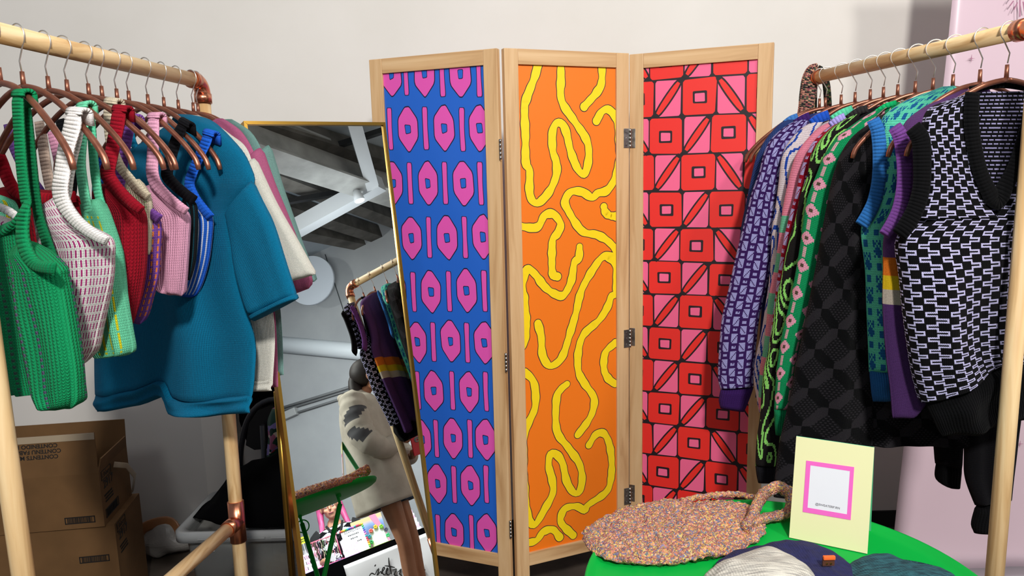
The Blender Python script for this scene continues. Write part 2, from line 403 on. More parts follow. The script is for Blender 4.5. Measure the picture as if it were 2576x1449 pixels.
Ln, Lf = PZ(-138, 50, ZR), PZ(503, 205, ZR)
Lf = Ln+(Lf-Ln)*1.012
lb = P(606, 1432, 1.98); td = Lf; fb = td+(lb-td)*(td[2]-.03)/(td[2]-lb[2])
LTZ = P(600, 1320, 1.955)[2]
rack('clothes_rack', Ln, Lf, (Ln[0]-.006, Ln[1]+.01, .03), fb, LTZ, 'pine and copper clothes rack on the left, hung with short knitted tops and tees')
Rn = np.array([1.0375, 1.475, ZR]); Rf = PZ(2036, 199, ZR)
rack('clothes_rack', Rn, Rf, (Rn[0], Rn[1], .03), (Rf[0]+.02, Rf[1], .03), .40, 'pine and copper clothes rack on the right, hung with patterned sweaters and knit vests')
# ------------------------------------------------------------------ knitted cloth
def knit(kind, strength=.7, dist=.0025, rough=.92):
    nm = 'knit_'+kind
    if nm in MATS: return MATS[nm]
    def f(nt, b):
        at = N(nt, 'ShaderNodeAttribute', attribute_name='Col'); uv = N(nt, 'ShaderNodeUVMap'); sp = N(nt, 'ShaderNodeSeparateXYZ'); nt.links.new(uv.outputs[0], sp.inputs[0])
        def mth(op, a, bb=None):
            n = N(nt, 'ShaderNodeMath', operation=op)
            for k, v in enumerate((a, bb)):
                if v is None: continue
                if isinstance(v, (int, float)): n.inputs[k].default_value = v
                else: nt.links.new(v, n.inputs[k])
            return n.outputs[0]
        u, v = sp.outputs[0], sp.outputs[1]
        su = mth('ABSOLUTE', mth('SINE', mth('MULTIPLY', u, math.pi))); sv = mth('ABSOLUTE', mth('SINE', mth('MULTIPLY', v, math.pi)))
        slant = mth('ABSOLUTE', mth('SINE', mth('MULTIPLY', mth('ADD', v, mth('MULTIPLY', mth('ABSOLUTE', mth('SUBTRACT', mth('FRACT', u), .5)), 1.0)), math.pi)))
        if kind == 'rib': h = mth('ADD', su, mth('MULTIPLY', slant, .25))
        elif kind == 'band': h = mth('ADD', sv, mth('MULTIPLY', su, .12))
        elif kind == 'chunky': h = mth('ADD', mth('MULTIPLY', su, .8), mth('MULTIPLY', mth('MULTIPLY', slant, su), .7))
        else: h = mth('ADD', mth('MULTIPLY', su, .5), mth('MULTIPLY', slant, .6))
        tc = N(nt, 'ShaderNodeTexCoord'); nz = N(nt, 'ShaderNodeTexNoise', i_Scale=900, i_Detail=2); nt.links.new(tc.outputs['Object'], nz.inputs['Vector'])
        h2 = mth('ADD', h, mth('MULTIPLY', nz.outputs[0], .35))
        bump(nt, b, h2, strength, dist)
        # fibres: the yarn itself is a little lighter and darker
        mx = N(nt, 'ShaderNodeMix', data_type='RGBA', blend_type='MULTIPLY'); mx.inputs[0].default_value = 1
        rr = ramp(nt, nz.outputs[0], [(.3, (.72, .72, .72)), (.7, (1.12, 1.12, 1.12))])
        nt.links.new(at.outputs['Color'], mx.inputs[6]); nt.links.new(rr, mx.inputs[7]); nt.links.new(mx.outputs[2], b.inputs['Base Color'])
        b.inputs['Sheen Weight'].default_value = .015; b.inputs['Specular IOR Level'].default_value = .12
    return mat(nm, rough=rough, nodes=f)
def flat(c):
    c = np.array(hx(c)) if isinstance(c, str) else np.array(c)
    return lambda s, t, I, J: np.tile(c, (len(s), 1))
def pick(mask, a, b_):
    return np.where(mask[:, None], a, b_)
def cc_(s): return np.array(hx(s))
class Garment:
    def __init__(s, name, crown, yaw, label, cat, group, up=(1, 1)):
        s.o = np.array(crown, float); s.yaw = yaw; s.shift = {'sweater': -.016, 'vest': -.006, 'tee shirt': -.014}.get(cat, 0); s.h = np.array([math.cos(yaw), math.sin(yaw), 0]); s.n = np.array([math.sin(yaw), -math.cos(yaw), 0])
        s.root = thing(name, tuple(s.o), yaw, label, cat, group)
    def loc(s, px, py, yo=0):
        p = PPL(px, py, s.o-s.n*yo, s.n)-s.o          # local y = -n
        return (p@s.h, p[2])
    def loft(s, name, rows, col, kind='stitch', th=.018, yo=0, us=40, vs=60, ru=1, rv=1, folds=(0, 1.5, 0), dz=None, dzp=2, seed=0, label=None, throw=None, backcol=None, roundness=1.0, ends=(.35, .35)):
        yo = yo+s.shift
        yl = yo if isinstance(yo, np.ndarray) else np.full(len(rows), float(yo))
        L = [s.loc(a, b_, q) for (a, b_, c, d), q in zip(rows, yl)]; R = [s.loc(c, d, q) for (a, b_, c, d), q in zip(rows, yl)]
        tt = throw if throw is not None else [1]*len(rows)
        nu, nv = max(4, int(us*ru)), max(3, int(vs*rv))
        D = crom([(*l, *r, q, y_) for l, r, q, y_ in zip(L, R, tt, yl)], nv+1); yo = D[:, 5][:, None]
        S = np.linspace(0, 1, nu+1); Tt = np.linspace(0, 1, nv+1)
        # stitches keep an even width round the rolled edges: positions across follow the arc length of the section
        wm = float(np.hypot(D[:, 2]-D[:, 0], D[:, 3]-D[:, 1]).mean()); fx = .5-.5*np.cos(np.linspace(0, math.pi, 801)); fp = np.clip(1-np.abs(2*fx-1)**(3.2*roundness), 0, 1)**.5*min(th, wm*.45)
        fa = np.concatenate([[0], np.cumsum(np.hypot(np.diff(fx)*wm, np.diff(fp)))]); Sx = np.interp(S*fa[-1], fa, fx)
        SU, TT = np.meshgrid(S, Tt); SS, TT = np.meshgrid(Sx, Tt)
        X = D[:, 0][:, None]*(1-SS)+D[:, 2][:, None]*SS; Z = D[:, 1][:, None]*(1-SS)+D[:, 3][:, None]*SS
        wid = np.hypot(D[:, 2]-D[:, 0], D[:, 3]-D[:, 1])[:, None]
        prof = np.clip(1-np.abs(2*SS-1)**(3.2*roundness), 0, 1)**.5
        env = np.minimum(1, np.minimum(TT*vs/3+ends[0], (1-TT)*vs/3+ends[1]))
        thk = np.minimum(th, wid*.45)*prof*env*np.maximum(D[:, 4][:, None], .15)
        amp, fr, ph = folds
        f1 = amp*(np.sin(2*math.pi*(fr*SS+.25*np.sin(2.2*TT+ph)+ph))+.5*np.sin(2*math.pi*(fr*1.9*SS-.3*TT+ph*2)))*np.clip(TT*2.2, 0, 1)*np.clip(np.minimum(SS, 1-SS)*6, 0, 1)
        wob = .25*amp*np.sin(9*TT+5*SS+seed)
        Yf = yo-thk+f1+wob; Yb = yo+thk+f1*.8+wob
        if dz is not None:
            zz = np.interp(Sx, [q[0] for q in dz], [q[1] for q in dz])[None, :]; Z = Z+zz*(np.clip((TT-.6)/.4, 0, 1)**2 if dzp else 1)
        Vf = np.stack([X, Yf, Z], -1).reshape(-1, 3); Vb = np.stack([X, Yb, Z], -1)[:, ::-1].reshape(-1, 3)
        V = np.vstack([Vf, Vb]); k = nu+1; nF = len(Vf)
        def idx(i, j, off): return off+i*k+j
        I, J = np.meshgrid(np.arange(nv), np.arange(nu), indexing='ij'); I = I.ravel(); J = J.ravel()
        front = np.stack([idx(I, J, 0), idx(I+1, J, 0), idx(I+1, J+1, 0), idx(I, J+1, 0)], 1)
        back = front+nF
        ii = np.arange(nv)
        sideL = np.stack([idx(ii, 0, 0), idx(ii, nu, nF), idx(ii+1, nu, nF), idx(ii+1, 0, 0)], 1)
        sideR = np.stack([idx(ii, nu, 0), idx(ii+1, nu, 0), idx(ii+1, 0, nF), idx(ii, 0, nF)], 1)
        jj = np.arange(nu)
        top = np.stack([idx(0, jj, 0), idx(0, jj+1, 0), idx(0, nu-jj-1, nF), idx(0, nu-jj, nF)], 1)
        bot = np.stack([idx(nv, jj, 0), idx(nv, nu-jj, nF), idx(nv, nu-jj-1, nF), idx(nv, jj+1, 0)], 1)
        F = np.vstack([front, back, sideL, sideR, top, bot])
        s1 = (J+.5)/nu; t1 = (I+.5)/nv
        colf = col(s1, t1, (s1*us).astype(int), (t1*vs).astype(int))
        colb = (backcol or col)(1-s1 if False else s1, t1, (s1*us).astype(int), (t1*vs).astype(int))
        z0, z9 = np.zeros(nv), np.ones(nv)
        cL = col(z0+.01, (ii+.5)/nv, z0.astype(int), ((ii+.5)/nv*vs).astype(int)); cR = col(z9-.01, (ii+.5)/nv, (z9*us-1).astype(int), ((ii+.5)/nv*vs).astype(int))
        cT = col((jj+.5)/nu, jj*0+.001, ((jj+.5)/nu*us).astype(int), jj*0); cB = col((jj+.5)/nu, jj*0+.999, ((jj+.5)/nu*us).astype(int), jj*0+vs-1)
        CF = np.vstack([colf, colb, cL, cR, cT, cB])
        me = bpy.data.meshes.new(name)
        me.vertices.add(len(V)); me.vertices.foreach_set('co', V.astype('f').ravel())
        me.loops.add(len(F)*4); me.loops.foreach_set('vertex_index', F.astype('i').ravel())
        me.polygons.add(len(F)); me.polygons.foreach_set('loop_start', (np.arange(len(F))*4).astype('i')); me.update(calc_edges=True)
        me.polygons.foreach_set('use_smooth', np.ones(len(F), dtype=bool))
        ca = me.color_attributes.new('Col', 'FLOAT_COLOR', 'CORNER')
        ca.data.foreach_set('color', np.repeat(np.hstack([CF, np.ones((len(CF), 1))]), 4, axis=0).astype('f').ravel())
        uvl = me.uv_layers.new(name='UVMap')
        UVv = np.vstack([np.stack([SU*us, TT*vs], -1).reshape(-1, 2), np.stack([SU*us, TT*vs], -1).reshape(-1, 2)])
        uvl.data.foreach_set('uv', UVv[F.ravel()].astype('f').ravel())
        me.validate(); o = link(name, me, knit(kind), s.root)
        if label: o['label'] = label
        return o
    def band(s, name, pts, w, col, yo=0, th=.006, vs=None, us=6, kind='band', label=None, sub=9, throw=None, seed=0):
        p = crom([(a, b_, (w[i] if isinstance(w, (list, tuple)) else w)) for i, (a, b_) in enumerate(pts)], max(6, len(pts)*3))
        d = np.gradient(p[:, :2], axis=0); d /= np.linalg.norm(d, axis=1)[:, None]+1e-9; nn = np.stack([-d[:, 1], d[:, 0]], 1)
        rows = [(p[i, 0]+nn[i, 0]*p[i, 2]/2, p[i, 1]+nn[i, 1]*p[i, 2]/2, p[i, 0]-nn[i, 0]*p[i, 2]/2, p[i, 1]-nn[i, 1]*p[i, 2]/2) for i in range(len(p))]
        L = np.linalg.norm(np.diff(p[:, :2], axis=0), axis=1).sum()
        if vs is None: vs = max(4, int(L/9))
        if isinstance(col, str): col = flat(col)
        if name == 'strap' and yo < -.004:
            yo = -.011+(yo+.011)*np.clip(np.linspace(0, 1, len(rows))/.45, 0, 1)**1.5; s.wrap(rows[0], col, -.011, th)
        return s.loft(name, rows, col, kind, th, yo, us, vs, ru=max(1, 4/us), rv=1.6, label=label, seed=seed)
    def wrap(s, row, col, yo, th):
        """the strap turning over the hanger arm"""
        a = s.loc(row[0], row[1], yo); c = s.loc(row[2], row[3], yo); r = .0145; bm = bmesh.new(); cl = bm.loops.layers.float_color.new('Col'); uv = bm.loops.layers.uv.new('UVMap')
        colr = col(np.array([.5]), np.array([.5]), np.array([2]), np.array([2]))[0]; R = []
        prof = [(yo, -.004)]+[(-.0015-math.cos(q)*.0095, .0075*math.sin(q)) for q in np.linspace(0, math.pi, 9)]+[(.008, -.02)]
        for (y, z) in prof:
            R.append([bm.verts.new((a[0]+(c[0]-a[0])*t, y, a[1]+(c[1]-a[1])*t+z)) for t in (0, .33, .66, 1)])
        for i in range(len(R)-1):
            for j in range(3):
                f = bm.faces.new((R[i][j], R[i][j+1], R[i+1][j+1], R[i+1][j])); f.smooth = True
                for lp, (u, v) in zip(f.loops, ((j*2, i*.7), (j*2+2, i*.7), (j*2+2, i*.7+.7), (j*2, i*.7+.7))): lp[cl] = (*colr, 1); lp[uv].uv = (u, v)
        me = bpy.data.meshes.new('strap_loop'); bm.to_mesh(me); bm.free(); o = link('strap_loop', me, knit('band'), s.root); m_ = o.modifiers.new('thickness', 'SOLIDIFY'); m_.thickness = .006; m_.offset = 0
# ------------------------------------------------------------------ hangers
HL, HD = .205, .147
ARC = [(0, 0), (.1, .02), (.25, .08), (.45, .22), (.63, .40), (.8, .60), (.91, .76), (.975, .89), (1, 1.02)]
def make_hanger():
    t = thing('clothes_hanger', (0, 0, 0), 0, 'rose copper clothes hanger', 'clothes hanger')
    def arm(sg):
        b = bmesh.new(); p = crom([(x*HL, z*HD) for x, z in ARC], 26); tube(b, [(sg*a, 0, -z) for a, z in p], [.0056]*25+[.0048], 10); return b
    obj('hanger_arm', arm(1), ROSE, t); obj('hanger_arm', arm(-1), ROSE, t)
    b = bmesh.new(); tube(b, [(0, 0, -.004), (.0005, 0, .026)], [.0046, .0038], 10); obj('ferrule', b, ROSE, t)
    b = bmesh.new(); zc = .087; r = .0202; pts = [(0, 0, .024), (-.003, 0, zc-.043)]
    pts += [(r*math.cos(a)*1.0, 0, zc+r*math.sin(a)) for a in np.radians(np.linspace(-50, 190, 18))]
    tube(b, pts, .0014, 8); obj('hook', b, CHROME, t)
    return t
def copy_thing(root, loc, rz, mirror=False):
    r = root.copy(); COL.objects.link(r); r.location = loc; r.rotation_euler = (0, 0, rz)
    for ch in list(root.children):
        c = ch.copy(); COL.objects.link(c); c.parent = r
    return r
hanger0 = make_hanger(); first_h = [True]
def rail_pt(which, px, py):
    a, b_ = (Ln, Lf) if which == 'L' else (Rn, Rf)
    d = b_-a; n = np.array([d[1], -d[0], 0])/np.linalg.norm(d); return PPL(px, py, a, n)
def hanger(which, px, py, yaw, label, sx=1.0):
    c = rail_pt(which, px, py); c[2] = ZR-.087+.0030
    rz = math.radians(yaw) + (math.pi if which == 'R' else 0)
    if first_h[0]: h = hanger0; h.location = c; h.rotation_euler = (0, 0, rz); first_h[0] = False
    else: h = copy_thing(hanger0, c, rz)
    for ch in h.children:
        if ch.name.startswith('hanger_arm'): ch.scale = (sx, 1, 1); ch.location = (0, 0, -.009 if which == 'R' else 0)
        if ch.name.startswith('ferrule') and which == 'R': ch.scale = (1, 1, 1.05); ch.location = (0, 0, -.006)
    h['label'] = label; h['group'] = 'hangers on the left rack' if which == 'L' else 'hangers on the right rack'
    return c, math.radians(yaw)
# patterns, in stitches
def p_stripes(stops):           # bands along t
    ts = [a for a, b_ in stops]; cs = np.array([cc_(b_) for a, b_ in stops])
    return lambda s, t, I, J: cs[np.searchsorted(ts, t, 'right')-1]
def p_two(base, line, every=3, dash=2, light=None, rng=(0, 1)):
    A, B = cc_(base), cc_(line)
    def f(s, t, I, J):
        m = (I % every == every-1) & (s >= rng[0]) & (s <= rng[1])
        if dash: m &= (J % dash != 0)
        return pick(m, B, A)
    return f
def p_wave(bg, fg, k1=.9, thr=.2, seed=0, sx=.25, sy=.12):
    A, B = cc_(bg), cc_(fg)
    def f(s, t, I, J):
        x, y = I*sx, J*sy
        F = np.sin(x+1.6*np.sin(y*1.3+seed))+np.sin(y*1.7+1.3*np.sin(x*.9+seed*2))+.6*np.sin(.7*x-1.1*y+seed)
        F = F*k1; e = .5
        def G(x, y): return k1*(np.sin(x+1.6*np.sin(y*1.3+seed))+np.sin(y*1.7+1.3*np.sin(x*.9+seed*2))+.6*np.sin(.7*x-1.1*y+seed))
        gr = np.hypot((G(x+e*sx, y)-G(x-e*sx, y)), (G(x, y+e*sy)-G(x, y-e*sy)))+.02
        return pick((np.abs(F-np.round(F))/gr < thr) & (gr > .035), B, A)
    return f
def p_lav(s, t, I, J):
    x, y = I % 12, J % 8
    tile = ['......######', '......#.....', '.######.....', '.#..........', '.######.....', '......#.....', '......######', '...........#']
    g = np.array([[c == '#' for c in r] for r in tile]); return pick(g[y, x], cc_('#c9c4ec'), cc_('#070609'))
def p_tiles(a, b_):
    A, B = cc_(a), cc_(b_)
    def f(s, t, I, J):
        cn = I//8; x = I % 8; y = (J+cn*6) % 13
        sq = (x < 6) & (y < 7) & ~((x == 0) & (y == 6)); dg = np.where(cn % 2 == 0, x == 5-(y*6)//7, x == (y*6)//7); sq &= ~(dg & (y % 6 != 0))
        rc = (x > 0) & (x < 5) & (y > 8) & (y < 11) & ~((x == 3) & (y == 9) & (cn % 2 == 0))
        return pick(sq | rc, B, A)
    return f
def p_flower(s, t, I, J):
    G, K, D, E_ = cc_('#0f8f56'), cc_('#eaa0b4'), cc_('#5a4a3c'), cc_('#cfa3a4')
    cn = I//10; x = I % 10-4.5; y = (J+(cn % 2)*8) % 16-4.5
    fl = (np.abs(x)+np.abs(y) < 4.6) & (np.maximum(abs(x), abs(y)) < 3.6); ce = (np.abs(x) < 1) & (np.abs(y) < 1)
    ds = (np.abs(x) < .8) & (y > 5) & (y < 11)
    return pick(ce, D, pick(fl, K, pick(ds, E_, G)))
def p_check(s, t, I, J):
    K, Gy = cc_('#060608'), cc_('#29262a')
    Sx, Sz = 22., 17.; chk = (np.floor(I/Sx)+np.floor(J/Sz)) % 2 == 0
    a, b_ = I/Sx, J/Sz; p, q = (a+b_)/2, (a-b_)/2; d = np.maximum(np.abs(p-np.round(p)), np.abs(q-np.round(q)))
    dia = d < .33; waf = dia & ((I+J) % 4 > 1) & ((I-J) % 4 > 1)
    return pick(waf, cc_('#2d2a2e'), pick(dia, cc_('#100f12'), pick(chk, Gy, K)))
def p_glyph(s, t, I, J):
    A, B = cc_('#5fcfac'), cc_('#1c5f96')
    cn = I//7; x = I % 7; y = (J+cn*5) % 14
    q = (x > 1) & (x < 5) & (y > 0) & (y < 4) & ~((x == 3) & (y == 2) & False)
    tr = (x < 6) & (x > 0) & (y > 5) & (y < 13) & ((x+y) % 7 != 3) & ((y-x+20) % 6 != 0)
    return pick(q | tr, B, A)
# ================================================================== LEFT RACK
def lh(px, py, yaw, what): return hanger('L', px, py, yaw, 'rose copper hanger '+what)
TG = 'knitted crop tops on the left rack'; TT_ = 'plain knitted tees on the left rack'
# green
c, y = lh(2, 212, -33, 'nearest on the left rack, holding the green knitted tank')
g = Garment('tank_top', c, y, 'emerald green chunky knit tank top with grey-violet lines, nearest on the left rack', 'tank top', TG)
GR = '#118a54'
gcol = p_two(GR, '#5b5670', 4, 2)
gline = lambda s, t, I, J: pick((I % 4 == 3) & (J % 2 == 0) & (s > .15) & (s < .62) & (t > .12), cc_('#5b5670'), cc_(GR))
g.loft('body', [(-60, 600, 52, 548), (-60, 680, 68, 680), (-50, 780, 88, 780), (-35, 880, 104, 880), (-10, 955, 118, 960), (12, 978, 118, 988), (30, 992, 112, 990)], lambda s, t, I, J: pick((I % 4 == 3) & (J % 2 == 0) & (s > .45) & (t > .2), cc_('#3d5a50'), cc_(GR)), 'chunky', .02, .0, 34, 62, folds=(.004, 2, .3))
g.loft('side_panel', [(52, 610, 66, 600), (56, 665, 138, 672), (62, 700, 146, 700), (72, 780, 160, 770), (85, 860, 176, 850), (98, 930, 187, 920), (112, 985, 189, 975), (132, 1012, 187, 1008), (150, 1026, 176, 1029)], gline, 'chunky', .03, -.03, 20, 60, folds=(.005, 1.2, .1))
g.band('strap', [(45, 238), (46, 280), (50, 350), (55, 420), (62, 480), (68, 520)], [26, 25, 24, 24, 23, 24], GR, -.010, .005)
g.band('strap', [(60, 244), (68, 290), (75, 350), (82, 420), (88, 480), (97, 540), (112, 590), (128, 640), (137, 672)], [16, 18, 18, 18, 19, 20, 22, 26, 26], '#0a6a40', .012, .005)
g.band('neckband', [(72, 505), (58, 535), (40, 560), (15, 582), (-20, 605)], 17, GR, -.016, .006)
g.band('armband', [(66, 515), (58, 560), (58, 600), (70, 640), (95, 668), (138, 676)], [18, 22, 24, 28, 30, 34], GR, -.052, .007)
# white and magenta
c, y = lh(60, 222, -27, 'second on the left rack, holding the white and magenta tank')
g = Garment('tank_top', c, y, 'white and magenta striped knit tank top behind the green tank', 'tank top', TG)
WH = '#efeae6'
wcol = lambda s, t, I, J: pick(t > .95, cc_(WH), pick((I % 3 == 2) & (J % 4 != 0), cc_('#b8307c'), cc_(WH)))
g.loft('body', [(104, 530, 150, 492), (102, 570, 205, 560), (106, 610, 272, 600), (122, 660, 277, 655), (136, 710, 274, 705), (150, 770, 262, 765), (164, 830, 246, 828), (178, 885, 232, 880), (190, 920, 203, 921)], wcol, 'rib', .026, 0, 79, 84, folds=(.005, 1.4, .6), label='white and magenta ribbed front')
g.loft('shoulder_panel', [(-10, 540, 46, 560), (-10, 600, 60, 600), (-10, 700, 70, 700)], wcol, 'rib', .015, .01, 20, 30)
g.band('strap', [(186, 284), (182, 320), (168, 370), (158, 430), (152, 480), (162, 515), (185, 548), (215, 575), (245, 594), (270, 607)], [36, 40, 38, 36, 36, 34, 30, 28, 27, 26], WH, -.034, .007)
g.band('strap', [(204, 305), (197, 350), (185, 400), (176, 450), (170, 500)], 16, '#d9d5cf', .014, .004)
g.band('neckband', [(150, 500), (128, 520), (104, 542)], 12, WH, .01, .005); g.band('neckband', [(-14, 516), (20, 530), (46, 548)], 20, WH, -.01, .005)
# mint and yellow
c, y = lh(124, 232, -25, 'third on the left rack, holding the mint tank')
g = Garment('tank_top', c, y, 'mint green knit tank top with yellow stripes behind the white striped tank', 'tank top', TG)
MI = '#6fd3a6'
mcol = lambda s, t, I, J: pick(((I % 6 == 3) | (I % 6 == 4)) & (J % 7 != 0) & (s > .4) & (s < .86) & (t > .1) & (t < .93), cc_('#d8cf22'), cc_(MI))
g.loft('body', [(212, 505, 250, 500), (222, 540, 268, 545), (240, 620, 290, 618), (240, 700, 304, 700), (234, 780, 318, 775), (236, 840, 328, 835), (250, 885, 333, 878), (275, 897, 322, 893)], mcol, 'chunky', .026, .0, 40, 62, folds=(.005, 1.5, .2))
g.loft('shoulder_panel', [(-10, 488, 24, 500), (-14, 515, 44, 522), (-14, 600, 60, 600)], mcol, 'chunky', .01, .01, 14, 20)
g.band('strap', [(206, 268), (210, 300), (206, 350), (203, 410), (208, 460), (216, 505), (228, 545)], [24, 24, 23, 22, 23, 22, 18], MI, -.018, .005)
g.band('strap', [(224, 276), (230, 320), (234, 380), (240, 440), (248, 490), (264, 540), (285, 600)], [18, 18, 18, 20, 18, 18, 14], '#5cc79a', .012, .005)
# red
c, y = lh(171, 238, -16, 'fourth on the left rack, holding the red tank')
g = Garment('tank_top', c, y, 'deep red ribbed knit tank top between the mint and the violet tanks', 'tank top', TG)
RD = '#930f22'
g.loft('body', [(244, 470, 282, 455), (244, 500, 330, 505), (246, 540, 358, 535), (254, 600, 363, 600), (268, 680, 362, 680), (290, 745, 352, 742), (312, 790, 340, 790), (325, 815, 333, 815)], flat(RD), 'chunky', .028, 0, 24, 44, ru=1.5, folds=(.006, 1.2, .5))
g.band('strap', [(300, 277), (296, 310), (288, 350), (279, 395), (271, 435), (285, 462), (310, 490), (335, 513), (357, 530)], [34, 34, 33, 32, 36, 32, 28, 26, 24], RD, -.03, .007)
g.loft('back_panel', [(-20, 480, 10, 470), (-20, 500, 190, 490), (0, 560, 240, 560), (20, 700, 250, 700)], flat('#8a0c1c'), 'chunky', .008, .02, 30, 30)
g.band('neckband', [(-12, 370), (5, 410), (22, 455), (45, 486), (85, 497), (140, 500), (190, 494)], [26, 28, 28, 28, 30, 30, 28], '#9c0e20', .0, .007)
# beige
c, y = lh(225, 247, -20, 'fifth on the left rack, holding the oatmeal tank')
g = Garment('tank_top', c, y, 'oatmeal beige knit tank top peeking out behind the red tank', 'tank top', TG)
BE = '#cfc2a8'
g.loft('body', [(318, 455, 350, 450), (326, 500, 377, 498), (340, 560, 379, 560), (340, 640, 376, 640)], p_two(BE, '#a9b98a', 3, 2), 'rib', .014, 0, 14, 30)
g.band('strap', [(278, 258), (274, 300), (280, 360), (300, 415), (325, 448), (350, 478), (374, 496)], [30, 26, 24, 24, 24, 24, 22], BE, -.012, .005)
g.band('strap', [(98, 305), (106, 350), (113, 400), (122, 450), (132, 490)], [24, 26, 26, 26, 28], '#b9a292', .0, .005)
# violet and orange
c, y = lh(258, 248, -30, 'sixth on the left rack, holding the violet tank')
g = Garment('tank_top', c, y, 'violet and orange striped knit tank top just right of the red tank', 'tank top', TG)
VI = '#7b4a9c'
g.loft('body', [(328, 530, 368, 520), (328, 580, 400, 560), (330, 640, 399, 630), (330, 700, 394, 695), (326, 750, 380, 748), (324, 785, 368, 790), (326, 805, 352, 816)], lambda s, t, I, J: pick(t > .93, cc_(VI), pick((I % 3 == 2) & (J % 3 != 0), cc_('#e0783c'), cc_(VI))), 'rib', .018, 0, 27, 56, ends=(.35, .35))
g.band('strap', [(326, 298), (322, 330), (314, 370), (306, 420), (304, 470), (330, 505), (368, 528), (402, 552)], [26, 26, 26, 26, 26, 24, 24, 26], VI, -.012, .006)
g.band('strap', [(18, 312), (30, 360), (52, 410), (80, 450), (108, 492)], [20, 20, 20, 22, 26], '#5f3a7c', .0, .005)
# pink
c, y = lh(295, 250, -21, 'seventh on the left rack, holding the pink tank')
g = Garment('tank_top', c, y, 'baby pink ribbed knit tank top in front of the teal tee', 'tank top', TG)
PK = '#e3a3bd'
g.loft('body', [(364, 470, 392, 460), (368, 500, 440, 515), (370, 545, 470, 542), (376, 600, 471, 600), (384, 670, 467, 672), (396, 712, 461, 722), (425, 738, 456, 745)], flat(PK), 'rib', .026, 0, 26, 50, ru=1.5, folds=(.004, 1.3, .1))
g.band('strap', [(386, 294), (386, 330), (385, 380), (383, 430), (392, 462), (415, 488), (442, 512), (470, 532)], [28, 28, 28, 30, 30, 26, 25, 22], PK, -.028, .006)
g.band('strap', [(128, 330), (140, 370), (150, 420), (150, 470)], [20, 24, 26, 26], '#d694ae', .0, .005)
# black
c, y = lh(325, 255, -21, 'eighth on the left rack, holding the black tank')
g = Garment('tank_top', c, y, 'black and dark teal knit tank top squeezed between the pink and the blue tanks', 'tank top', TG)
g.loft('body', [(460, 500, 480, 500), (462, 560, 493, 530), (462, 640, 490, 640), (460, 700, 478, 705)], p_two('#0c0d10', '#10424e', 3, 0), 'rib', .014, 0, 16, 40)
g.band('strap', [(462, 312), (450, 335), (437, 370), (426, 410), (420, 440), (436, 462), (462, 485), (490, 505)], [26, 28, 28, 28, 30, 28, 27, 26], '#0d0d11', -.01, .006)
g.band('strap', [(150, 300), (160, 340), (176, 400), (182, 450), (180, 500)], 24, '#0a0a0d', .0, .005)
# blue
c, y = lh(374, 272, -25, 'ninth on the left rack, holding the blue tank')
g = Garment('tank_top', c, y, 'royal blue and white pinstriped knit tank top, rightmost of the tanks', 'tank top', TG)
BL = '#1f5fce'
g.loft('body', [(470, 520, 508, 512), (470, 560, 531, 550), (470, 620, 528, 615), (466, 670, 520, 665), (460, 712, 506, 712), (458, 735, 492, 740), (458, 746, 482, 748)], lambda s, t, I, J: pick(t > .93, cc_(BL), pick(I % 3 == 2, cc_('#cdd3ea'), cc_(BL))), 'rib', .018, 0, 26, 50)
g.band('strap', [(524, 338), (517, 360), (503, 390), (488, 425), (477, 462), (490, 495), (508, 520), (530, 548)], [26, 25, 24, 24, 24, 22, 22, 24], BL, -.01, .006)
g.band('strap', [(252, 380), (246, 420), (244, 460)], [26, 28, 28], '#154aa6', .0, .005)
# tees
def tee_shirt(px, py, yaw, hl, label, colr, body, sleeve, collar=None, back=None, seam=True, th=.03, yo=0, dz=None, cuff=None, hem=None, folds=(.01, 1.3, .2)):
    c, y = lh(px, py, yaw, hl)
    g = Garment('knitted_tee', c, y, label, 'tee shirt', TT_)
    g.loft('body', body, flat(colr), 'rib', th, yo, 170, 180, ru=.35, rv=.35, folds=folds, dz=dz)
    g.loft('sleeve', sleeve, flat(colr), 'rib', .022, yo-.014, 60, 80, ru=.4, rv=.4, folds=(.004, 1, .4))
    if hem: g.loft('hem', hem, flat(colr), 'rib', th*1.12, yo, 170, 12, rv=1, ru=.35, folds=folds, dz=dz, dzp=0)
    if cuff: g.loft('cuff', cuff, flat(colr), 'rib', .026, yo-.014, 60, 8, rv=1, ru=.5)
    if collar: g.band('collar', collar, 14, colr, yo-.02, .006)
    return g
TE = '#067198'
tee_shirt(414, 277, -30, 'tenth on the left rack, holding the teal tee', 'teal ribbed short sleeve knitted tee, widest garment on the left rack', TE,
          [(452, 287, 480, 288), (432, 312, 535, 308), (335, 372, 596, 368), (262, 392, 624, 415), (240, 440, 636, 462), (238, 500, 604, 505), (238, 545, 582, 545), (238, 640, 592, 640), (238, 720, 602, 720), (237, 850, 640, 850), (238, 940, 638, 940), (241, 1003, 630, 1006)],
          [(572, 540, 634, 455), (578, 570, 655, 500), (588, 620, 684, 560), (598, 690, 712, 640), (616, 760, 734, 712), (632, 797, 743, 745)],
          [(330, 330), (336, 362), (362, 388), (400, 392), (440, 360), (455, 320)], dz=[(0, .0), (.35, .022), (.50, .046), (.55, .040), (.585, 0), (.8, -.004), (1, .0)],
          cuff=[(630, 792, 742, 738), (640, 808, 747, 752)], hem=[(240, 990, 632, 994), (243, 1036, 626, 1040)], folds=(.013, 1.7, .35))
CR = '#e9e5d8'
